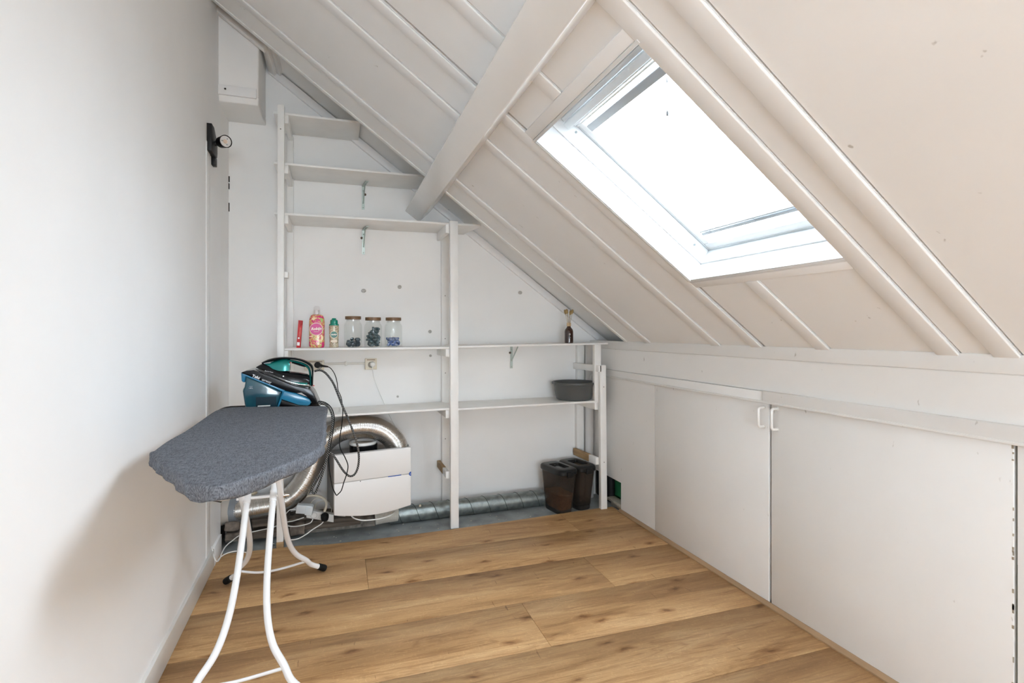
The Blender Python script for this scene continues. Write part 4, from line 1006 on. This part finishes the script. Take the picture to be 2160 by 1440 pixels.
# tube(): r acts along 'up' (=Y, the width), rb in the plane of the profile
arch('handle_top', [(525,254),(620,222),(720,196),(830,180),(950,182),(1060,195),(1160,225),(1240,266),(1285,315),(1292,400),(1289,500),(1286,590)], [.020,.025,.026,.026,.024,.023,.023,.023,.023,.023,.023,.020], [.004,.0085,.0085,.0068,.0062,.0060,.0066,.0070,.0058,.0052,.0052,.005], M_black)
arch('inner_grip', [(850,222),(900,220),(980,224),(1060,240),(1130,262),(1190,290),(1228,325),(1250,385),(1258,480),(1262,588)], [.020,.026,.028,.028,.028,.028,.028,.028,.028,.027], [.008,.0072,.0062,.0062,.0066,.0066,.0064,.0060,.0056,.0052], M_teal)
arch('rubber_grip', [(975,250),(1040,264),(1110,285),(1170,302),(1205,300)], [.018,.024,.025,.024,.016], [.002,.0042,.0050,.0042,.002], M_rubber)
arch('rear_pillar', [(1212,440),(1232,500),(1250,560),(1288,600)], [.024,.024,.024,.020], [.004,.0055,.0055,.004], M_black)
MB().box((-.007,-.008,-.003),(.007,.008,.003), Matrix.Translation(C(935,252,YS+.09))).build('steam_trigger', M_red, ir, bevel=.002)
MB().box((-.003,-.008,-.0025),(.003,.008,.0025), Matrix.Translation(C(1308,598,YS+.09))).build('red_catch', M_red, ir, bevel=.001)
MB().lathe(C(848,455,YS+.0445), [(.003,0),(.0025,-.001)], n=10, M=Matrix.Rotation(pi/2,4,'X')).build('logo_dot', M_chrome, ir)
text('lettering', 'Express Steam', .0068, face_cam(C(630,385,YS+.050), ang(560,370,700,400)), M_white, ir)
slabi('spray_button', [(515,262),(640,262),(630,275),(510,285)], YS+.085, YS+.115, mat('grey_glare_and_button', (.45,.45,.44), .15), .002)

# steam hose: station -> long loops -> iron
yh = 3.0
hp = [(1320,850,YS+.03),(1360,852,YS+.02),(1400,858,YS+.02),(1450,870,YS+.02),(1500,893,YS+.02),(1545,945,YS+.02),(1580,1020,YS+.01),(1595,1110,YS+.0),(1590,1200,YS+.0),(1572,1310,YS+.0),(1545,1440,YS+.0)]
P = [C(x,y,yy) for x,y,yy in hp]
P += [W(u,v,YS+dy) for u,v,dy in [(693,945,0),(688,970,0),(680,1000,-.005),(671,1025,-.01),(664,1040,-.012),(658,1035,-.012),(662,1018,-.008),(675,998,0),(686,975,.02),(692,958,.03),(699,956,.03),(708,967,.03),(719,985,.03),(728,997,.035),(738,1004,.035),(748,1000,.035),(755,985,.03),(757,962,.03),(753,935,.02),(743,905,.02),(733,880,.02),(722,855,.02),(713,832,.02),(704,810,.03),(695,796,.04),(686,786,.06),(677,781,.09),(669,781,.10),(663,783,.10)]]
ho = MB().tube(smooth(P, 7), .0056, n=12, uvs=True).build('steam_hose', M_braid, None, loc=P[0]); tag(ho, 'black braided steam hose with white flecks looping below the iron', 'hose')
# mains lead of the station, plugged into the double socket
pk = W(670, 769, 3.625)
pl = thing('mains_plug', (pk.x, 3.62, pk.z), 'round black plug in the double socket right of the iron handle', 'plug')
MB().lathe((pk.x, 3.612, pk.z), [(.018,-.002),(.0195,.004),(.0195,.022),(.0165,.030),(.0,.032)], n=20, M=Matrix.Rotation(pi/2,4,'X')).build('plug_body', M_rubber, pl)
MB().tube([(pk.x+.008,3.597,pk.z-.002),(pk.x+.04,3.59,pk.z-.008),(pk.x+.065,3.588,pk.z-.012)], [.0095,.0065,.0045], n=12).build('strain_relief', M_rubber, pl)
q0 = Vector((pk.x+.06,3.588,pk.z-.011))
P = [q0, W(698,777,3.58), W(706,789,3.55), W(711,806,3.5), W(713,822,3.4), W(719,836,3.3), W(722,852,3.2), W(723,872,3.1), W(721,895,3.02), W(717,920,YS+.05), W(716,935,YS+.03), W(719,948,YS+.02), W(728,965,YS+.02), W(734,982,YS+.02), W(731,1000,YS+.02), W(725,1018,YS+.02), W(720,1034,YS+.02), W(713,1042,YS+.02), W(710,1044,YS+.02), W(707,1040,YS+.02), W(701,1026,YS+.02), W(697,1005,YS+.02), W(694,982,YS+.025), W(693,960,YS+.03), W(698,935,YS+.035), W(703,905,YS+.035), W(705,880,YS+.035), W(700,862,YS+.035), W(690,851,YS+.035), W(676,846,YS+.05), W(664,848,YS+.08)]
ml = MB().tube(smooth(P, 6), .0026, n=8).build('mains_lead', M_rubber, None, loc=P[0]); tag(ml, 'thin black mains lead running from the double socket down to the steam station', 'cable')

# ================================================================== THINGS ON THE SHELVES
YT = 3.46
def ztop(x):   # top of the main shelf
    return 1.151 if x < .72 else 1.156 + (x-.722)/(1.842-.722)*.015
def PX(u, y=YT): return W(u, 720, y).x
# leaning red carton with a torn flap
rc = thing('red_carton', (PX(631), YT, ztop(0)), 'narrow red carton standing beside the left shelf post', 'carton')
def leanbox(u0, v0, u1, v1, u2, v2, u3, v3, y0, y1, nm, m, bev=.001, par=None):
    P = [W(u0,v0,y0),W(u1,v1,y0),W(u2,v2,y0),W(u3,v3,y0)]
    return MB().prism(P, (0,y1-y0,0)).build(nm, m, par or rc, bevel=bev)
M_redc = mat('red_card', (.58,.02,.025), .5, var=.15, vscale=40)
fb = ztop(0)
P0 = W(625,731,YT-.02); P1 = W(633.2,731,YT-.02); P0.z = P1.z = fb+.0005
P2 = W(638,676,YT-.02); P3 = W(629.5,675,YT-.02)
MB().prism([P0,P1,P2,P3], (0,.055,0)).build('box', M_redc, rc, bevel=.0012)
a,b,c_,d_ = W(629,676,YT-.021),W(637,677,YT-.021),W(638.5,684,YT-.024),W(634,688,YT-.022)
MB().prism([a,b,c_,d_], (0,.004,0)).build('torn_flap', mat('dark_red_card', (.40,.008,.01), .5), rc)
for k in range(7):
    p = W(633.6-k*.32, 692+k*3.0, YT-.0208); MB().box((-.0045,0,-.0016),(.0045,.0008,.0016), Matrix.Translation(p)).build('printed_line', mat('salmon_print', (.75,.25,.2), .6), rc)
p = W(630.2,713,YT-.0212); MB().lathe(p, [(.0055,0),(.0055,-.0006)], n=12, M=Matrix.Rotation(pi/2,4,'X')).build('printed_emblem', M_white, rc)
p = W(629.3,725,YT-.0212); MB().box((-.0075,0,-.010),(.0075,.0008,.010), Matrix.Translation(p) @ Matrix.Rotation(.08,4,'Y')).build('white_label', M_white, rc)

# big softener bottle
def bottle(nm, uc, uw, vt_body, label, bodym, ycen, depth, prof, cat='bottle'):
    x = PX(uc, ycen); t = thing(nm, (x, ycen, ztop(x)), label, cat)
    return t, x
zs0 = ztop(0)+.0005
def Zpx(v, y=YT): return W(760, v, y).z
xb = PX(668.5)
wB = (PX(685)-PX(652))/2
bt = thing('softener_bottle', (xb, YT, zs0), 'large pink and yellow floral softener bottle with a clear cap', 'bottle')
h = Zpx(664)-zs0
MB().lathe((xb,YT,zs0), [(.0,0),(wB*.86,.0),(wB*.97,.006),(wB,.018),(wB*.985,h*.5),(wB*1.0,h*.75),(wB*.95,h*.88),(wB*.78,h*.97),(wB*.50,h)], n=40, sy=.58, power=2.8).build('body', M_fl1, bt)
hc0 = Zpx(664); hc1 = Zpx(650)
MB().lathe((xb-.001,YT,hc0-.001), [(.022,0),(.0225,.022),(.0215,.024),(.0185,.045),(.012,(hc1-hc0)*1.25),(.0,(hc1-hc0)*1.27)], n=28).build('clear_cap', M_clear, bt)
MB().lathe((xb-.001,YT,hc0-.001), [(.014,0),(.014,.028),(.0,.029)], n=20).build('spout', mat('milky_spout', (.75,.72,.72), .4), bt)
yl = YT-wB*.58-.0006
lc = Vector((xb-.003, yl, Zpx(694, yl)))
RX = Matrix.Rotation(pi/2, 4, 'X')
MB().lathe(lc, [(.0385,0),(.0385,.0012),(.036,.0016)], n=36, M=RX, sy=1.0).build('label_rim', mat('cream_print', (.85,.75,.6), .5), bt)
MB().lathe(lc, [(.0355,.0014),(.0355,.0022)], n=36, M=RX).build('round_label', M_pink, bt)
text('lettering', 'Robijn', .0235, face_cam(lc+Vector((0,-.0028,.002)), .05), mat('gold_white_print', (.9,.82,.72), .4), bt, shear=.25, bold=.0007)
MB().box((-.014,-.0026,-.0175),(.014,-.0022,-.0155), Matrix.Translation(lc)).build('printed_line', mat('cream_print', (.85,.75,.6), .5), bt)
# band and flowers over the lower half, slightly proud
for (du, v, rx, rz, m) in ((-.016,709,.030,.006,'band'),(.018,712,.020,.022,'flower'),(.022,676,.014,.016,'leaf'),(-.012,673,.018,.010,'flower')):
    mm = {'band':mat('pale_gold_print',(.78,.55,.28),.4),'flower':mat('cream_flower_print',(.85,.66,.36),.4),'leaf':mat('leaf_green_print',(.28,.48,.07),.4)}[m]
    MB().lathe(Vector((xb+du, yl+.0012+abs(du)*.10, Zpx(v,yl))), [(1,0),(1,.0005)], n=14, M=Matrix.Rotation(pi/2,4,'X') @ Matrix.Diagonal((rx,rz,1,1))).build('printed_'+m, mm, bt)
# small scent booster bottle
xs = PX(704.5); wS = (PX(715.5)-PX(694.5))/2
sb = thing('scent_bottle', (xs, YT, zs0), 'small cream floral bottle with an emerald green screw cap', 'bottle')
h = Zpx(686)-zs0
MB().lathe((xs,YT,zs0), [(.0,0),(wS*.9,0),(wS*.93,.004),(wS*.90,h*.25),(wS*.96,h*.6),(wS,h*.9),(wS*.97,h)], n=28, sy=.8).build('body', M_fl2, sb)
MB().lathe((xs,YT,zs0+h-.001), [(wS,0),(wS*.96,.008),(wS*.80,.010),(wS*.78,.030),(wS*.70,.034),(wS*.50,.036),(wS*.48,Zpx(671)-zs0-h-.006),(wS*.36,Zpx(671)-zs0-h),(.0,Zpx(671)-zs0-h+.001)], n=28).build('screw_cap', M_emg, sb)
yl = YT-wS*.8-.0004; lc = Vector((xs, yl, Zpx(705.5, yl)))
MB().lathe(lc, [(.0225,0),(.0225,.0008)], n=28, M=RX).build('label_rim', mat('cream_print', (.85,.75,.6), .5), sb)
MB().lathe(lc, [(.0200,.0006),(.0200,.0014)], n=28, M=RX).build('round_label', M_dkgr, sb)
text('lettering', 'Robijn', .0125, face_cam(lc+Vector((0,-.0018,.001)), .05), mat('gold_white_print', (.9,.82,.72), .4), sb, shear=.25, bold=.0004)
MB().lathe(Vector((xs, yl+.002, Zpx(719, yl))), [(1,0),(1,.0006)], n=20, M=RX @ Matrix.Diagonal((.021,.008,1,1))).build('cream_banner', mat('cream_print', (.85,.75,.6), .5), sb)

# glass jars with wooden lids
def pod_mesh():
    b = MB(); n = 10
    prof = [(.0,-.0085),(.008,-.008),(.0135,-.004),(.0155,0),(.0135,.004),(.008,.008),(.0,.0085)]
    b.lathe((0,0,0), prof, n=14, power=3.2, sy=.85); return b
def jar(uc, ub0, ub1, vl, desc, podm, podn, podlabel, grp, seed, fill):
    x = (PX(ub0)+PX(ub1))/2; r = (PX(ub1)-PX(ub0))/2; z0 = zs0
    H = Zpx(vl)-z0           # lid top
    j = thing('storage_jar', (x, YT, z0), desc, 'jar', 'glass jars with wooden lids')
    zb = H-.022-.014
    ro = [(r*.0,0),(r*.92,0),(r,.006),(r,zb-.022),(r*.97,zb-.012),(r*.84,zb-.002),(r*.80,zb),(r*.80,H-.02)]
    ri = [(r*.80-.0022,H-.02),(r*.80-.0022,zb),(r*.94,zb-.013),(r*.965,zb-.024),(r*.965,.010),(r*.90,.006),(.0,.006)]
    b = MB(); n = 64; k = 0
    prof = ro+ri
    for rr, z in prof:
        for q in range(n):
            a = 2*pi*q/n; fl = 1+(.012*cos(a*32) if .006 <= z < zb-.012 and rr > r*.9 and (rr, z) in ro else 0)
            b.v.append(Vector((x+rr*fl*cos(a), YT+rr*fl*sin(a), z0+z)))
    for i in range(len(prof)-1):
        for q in range(n): b.f.append((i*n+q, i*n+(q+1)%n, (i+1)*n+(q+1)%n, (i+1)*n+q)); b.sm.append(True)
    b.build('glass_body', M_glass, j, sharp=60)
    MB().lathe((x,YT,z0+H-.020), [(r*.86,0),(r*.90,.001),(r*.90,.019),(r*.88,.020)], n=36).build('wooden_lid', M_lidw, j, bevel=0)
    MB().lathe((x,YT,z0+H-.030), [(r*.77,0),(r*.77,.010)], n=30).build('lid_seal', M_clear, j)
    random.seed(seed); done = []; proto = None; lay = 0; tries = 0
    while len(done) < podn and lay < 9:
        tries += 1
        if tries > 260: lay += 1; tries = 0
        a = random.uniform(0, 2*pi); rr = (r*.95-.0165)*sqrt(random.random())
        px, py = rr*cos(a), rr*sin(a); pz = .0165 + lay*.0165
        if pz > fill*(.75+.35*px/r+.25*(1-rr/r)): continue
        if any((px-qx)**2+(py-qy)**2+(1.5*(pz-qz))**2 < .0235**2 for qx,qy,qz in done): continue
        done.append((px,py,pz))
        if proto is None:
            o = pod_mesh().build('laundry_capsule', podm, None); proto = o; tag(o, podlabel, 'capsule', grp)
        else:
            o = proto.copy(); COL.objects.link(o)
        o.location = (x+px, YT+py, z0+pz); o.rotation_euler = (random.uniform(-.9,.9), random.uniform(-.9,.9), random.uniform(0,3))
jar(745, 726, 763.5, 667, 'wooden-lidded glass jar nearest the bottles, a thin layer of dark capsules inside', M_pod1, 16, 'dark blue-grey laundry capsule in the low layer of the glass jar nearest the bottles', 'laundry capsules in the first jar', 5, .056)
jar(786, 768.5, 805.5, 669, 'middle wooden-lidded glass jar, heaped over half full of green-grey capsules', M_pod2, 40, 'green-grey laundry capsule heaped in the middle glass jar', 'laundry capsules in the middle jar', 9, .118)
jar(829, 811.5, 848, 669, 'wooden-lidded glass jar furthest from the bottles, a low heap of bright blue capsules', M_pod3, 20, 'bright blue and white laundry capsule in the glass jar furthest from the bottles', 'laundry capsules in the last jar', 3, .082)

# reed diffuser on the right shelf
yr = 3.47; xd = PX(1200, yr); zd = ztop(xd)+.0003
rd = thing('reed_diffuser', (xd, yr, zd), 'brown glass diffuser bottle holding dried bunny tail grasses', 'diffuser')
k = .0315
MB().lathe((xd,yr,zd), [(0,0),(k*.9,0),(k,.004),(k,.082),(k*.9,.096),(k*.55,.110),(k*.42,.116),(k*.42,.124)], n=32).build('bottle', M_amber, rd)
MB().lathe((xd,yr,zd+.120), [(.0155,0),(.0158,.002),(.0158,.024),(.0145,.0255),(.006,.0255)], n=26).build('wooden_collar', M_palew, rd)
text('lettering', 'no', .017, face_cam(Vector((xd-.008, yr-k-.0006, zd+.040))), mat('faint_white_print', (.42,.40,.38), .6), rd)
MB().lathe(Vector((xd-.008, yr-k-.0002, zd+.062)), [(.0072,0),(.0072,.0006)], n=18, M=RX).build('printed_circle', mat('faint_white_print', (.42,.40,.38), .6), rd)
random.seed(8)
for dx, dy, hh, tail in ((-.026,.004,.108,1),(-.018,-.006,.112,1),(-.006,.006,.120,0),(.004,-.004,.118,0),(.014,.004,.104,1),(.024,-.003,.110,1),(.009,.009,.115,0)):
    a = Vector((xd+dx*.15, yr+dy*.2, zd+.12)); e = Vector((xd+dx, yr+dy, zd+.14+hh-.03))
    s_ = MB().tube([a, a.lerp(e,.5)+Vector((dx*.1,0,0)), e], .0013, n=6).build('stalk', M_straw, rd)
    if tail:
        d = (e-a).normalized(); b = MB()
        b.alathe(e-d*.008, d+Vector((0,0,.0)), [(0,-.006),(.005,-.002),(.0085,.006),(.0085,.016),(.006,.026),(.0,.032)], n=12)
        for q in range(46):
            aa = random.uniform(0,2*pi); t = random.uniform(.0,.026); v = Vector((cos(aa), sin(aa), .9)).normalized()
            p = e-d*.008+d*t+Vector((cos(aa),sin(aa),0))*.0065; b.tube([p, p+v*.006], [.0005,.0002], n=3, caps=False)
        b.build('bunny_tail', M_straw, s_)

# grey washing-up basin
xg, yg, zg = 1.640, 3.488, .7605
gb = thing('washing_basin', (xg, yg, zg), 'round slate grey plastic basin on the lower right shelf', 'basin')
MB().lathe((xg,yg,zg), [(0,.0),(.120,.0),(.127,.004),(.138,.05),(.146,.098),(.148,.101),(.150,.110),(.160,.112),(.163,.118),(.162,.125),(.158,.127),(.147,.124),(.142,.11),(.124,.010),(.116,.0045),(0,.0045)], n=64).build('bowl', M_grayb, gb, sharp=40)
for q in (.2, 3.3): 
    MB().lathe((xg+.158*cos(q),yg+.158*sin(q),zg+.113), [(.010,0),(.013,.004),(.012,.011)], n=12, sx=1.0, sy=2.0).build('handle_tab', M_grayb, gb, bevel=0)

# two dog food containers
def container(nm, c, rz, label, kib):
    t = thing(nm, c, label, 'container', 'smoked food containers'); t.rotation_euler = (0,0,0)
    Mz = Matrix.Rotation(rz, 4, 'Z'); c = Vector(c)
    H_ = .300
    def pr(zz): return .082 + .030*(zz/H_)
    sx_, sy_ = .68, 1.20
    b = MB(); n = 48
    prof = [(.0,0),(pr(0)*.95,0),(pr(0),.006),(pr(0)+.001,.030),(pr(0)+.005,.036),(pr(.2),.2),(pr(H_),H_),(pr(H_)-.003,H_),(pr(.2)-.003,.2),(pr(0)-.002,.010),(.0,.008)]
    b.lathe(c, prof, n=n, M=Mz, sx=sx_, sy=sy_, power=5)
    b.build('tub', M_smoke, t, sharp=50)
    MB().lathe(c+Vector((0,0,.0)), [(0,0),(pr(0)*.97,0),(pr(0)+.001,.006),(pr(0)+.002,.028),(pr(0)+.0005,.030)], n=n, M=Mz, sx=sx_+.005, sy=sy_+.005, power=5, cap=False).build('base_band', mat('dark_smoke_plastic', (.025,.022,.020), .3), t)
    R = pr(H_)
    # lid as a ring with an open hatch
    lb = MB(); k0 = len(lb.v)
    outer = [(R+.004,H_-.022),(R+.007,H_-.018),(R+.007,H_+.002),(R+.001,H_+.012),(R*.93,H_+.016)]
    for rr, z in outer:
        for j in range(n):
            q = 2*pi*j/n; cx = math.copysign(abs(cos(q))**.4, cos(q))*rr*sx_; cy = math.copysign(abs(sin(q))**.4, sin(q))*rr*sy_
            lb.v.append(c + Mz @ Vector((cx, cy, z)))
    hatch = [(.050,.068),(.050,.068)]
    for z, f in ((H_+.017,1),(H_+.006,.97),(H_+.003,.95)):
        for j in range(n):
            q = 2*pi*j/n; cx = math.copysign(abs(cos(q))**.25, cos(q))*.044*f; cy = math.copysign(abs(sin(q))**.25, sin(q))*.074*f
            lb.v.append(c + Mz @ Vector((cx, cy-.006, z)))
    rows = len(outer)+3
    for i in range(rows-1):
        for j in range(n): lb.f.append((i*n+j, i*n+(j+1)%n, (i+1)*n+(j+1)%n, (i+1)*n+j)); lb.sm.append(True)
    lb.build('lid', M_lidb, t, sharp=35)
    MB().lathe(c+Mz @ Vector((0,-.006,H_+.002)), [(0,0),(1,0),(1,.002),(0,.002)], n=n, M=Mz @ Matrix.Diagonal((.0425,.072,1,1)), power=8).build('hatch_floor', mat('deep_black', (.003,.003,.003), .25), t)
    MB().box((-.006,-.004,0),(.006,.004,.008), Matrix.Translation(c+Mz @ Vector((.0,.045,H_+.002))) @ Mz).build('hatch_catch', M_lidb, t, bevel=.001)
    for sg in (-1,):
        MB().box((-.026,-.006,-.034),(.026,.006,.004), Matrix.Translation(c+Mz @ Vector((0,sg*(R*sy_+.010),H_-.004))) @ Mz).build('lid_clip', M_lidb, t, bevel=.004)
    if kib:
        kb = MB(); random.seed(kib); zt = .145
        kb.lathe(c+Vector((0,0,.009)), [(0,0),(pr(0)-.006,0),(pr(.12)-.006,.12),(pr(.15)*.6,.135),(0,.15)], n=24, M=Mz, sx=sx_, sy=sy_, power=5)
        for q in range(2600):
            a = random.uniform(0,2*pi); z = random.uniform(.0,.125)
            top_ = random.random() < .3
            rr = (pr(z)-.0075) if not top_ else pr(.12)*sqrt(random.random())*.93
            if top_: z = .122+.022*(1-rr/pr(.12))
            p = Vector((math.copysign(abs(cos(a))**.4, cos(a))*rr*sx_, math.copysign(abs(sin(a))**.4, sin(a))*rr*sy_, z+.010))
            r = .0042; o_ = c + Mz @ p; k = len(kb.v)
            kb.v += [o_+Vector(v)*r for v in ((1,0,0),(-1,0,0),(0,1,0),(0,-1,0),(0,0,.8),(0,0,-.8))]
            kb.f += [tuple(k+i for i in f) for f in ((0,2,4),(2,1,4),(1,3,4),(3,0,4),(2,0,5),(1,2,5),(3,1,5),(0,3,5))]; kb.sm += [False]*8
        o = kb.build('kibble', M_kib, None, loc=c); tag(o, 'brown dog kibble filling the lower part of the nearer smoked container', 'pet food', kind='stuff')
    return t
M_lidb = mat('black_lid_plastic', (.010,.010,.010), .38, spec=.35)
container('food_container', (1.490, 3.425, -.0118), .20, 'smoked plastic food container with kibble, on the left of the pair', 6)
container('food_container', (1.655, 3.470, -.0118), .20, 'empty smoked plastic food container beside the shelf post', 0)

# things seen through the hole at the foot of the knee wall
bx = MB().box((1.905, 3.44, -.012), (2.25, 3.665, .19)).build('black_bag', M_dkcloth, None, bevel=.02, seg=4, loc=(2.05,3.55,-.012)); tag(bx, 'black bag stored in the dark space behind the knee wall', 'bag')
gc = thing('green_crate', (2.12, 3.32, .028), 'green plastic crate just inside the hole in the knee wall', 'crate')
MB().box((1.935, 3.19, .045), (2.25, 3.425, .06)).box((1.935,3.413,.045),(2.25,3.425,.178)).box((1.935,3.19,.045),(1.947,3.425,.178)).box((2.238,3.19,.045),(2.25,3.425,.178)).box((1.935,3.19,.045),(2.25,3.202,.178)).build('crate_body', M_green, gc, bevel=.003)
MB().box((1.930,3.185,.170),(1.950,3.430,.180)).box((1.950,3.410,.170),(2.255,3.430,.180)).build('crate_rim', mat('pale_green_rim', (.30,.42,.33), .5), gc, bevel=.002)
wpk = MB().box((1.880, 3.10, .022), (2.30, 3.434, .042)).box((1.90,3.12,-.011),(2.28,3.41,.022)).build('chipboard_shelf', mat('pale_chipboard', (.52,.48,.41), .7, var=.2, vscale=90), None, bevel=.001, loc=(2.1,3.2,.01)); tag(wpk, 'pale board lying under the green crate in the knee wall hole', 'board')
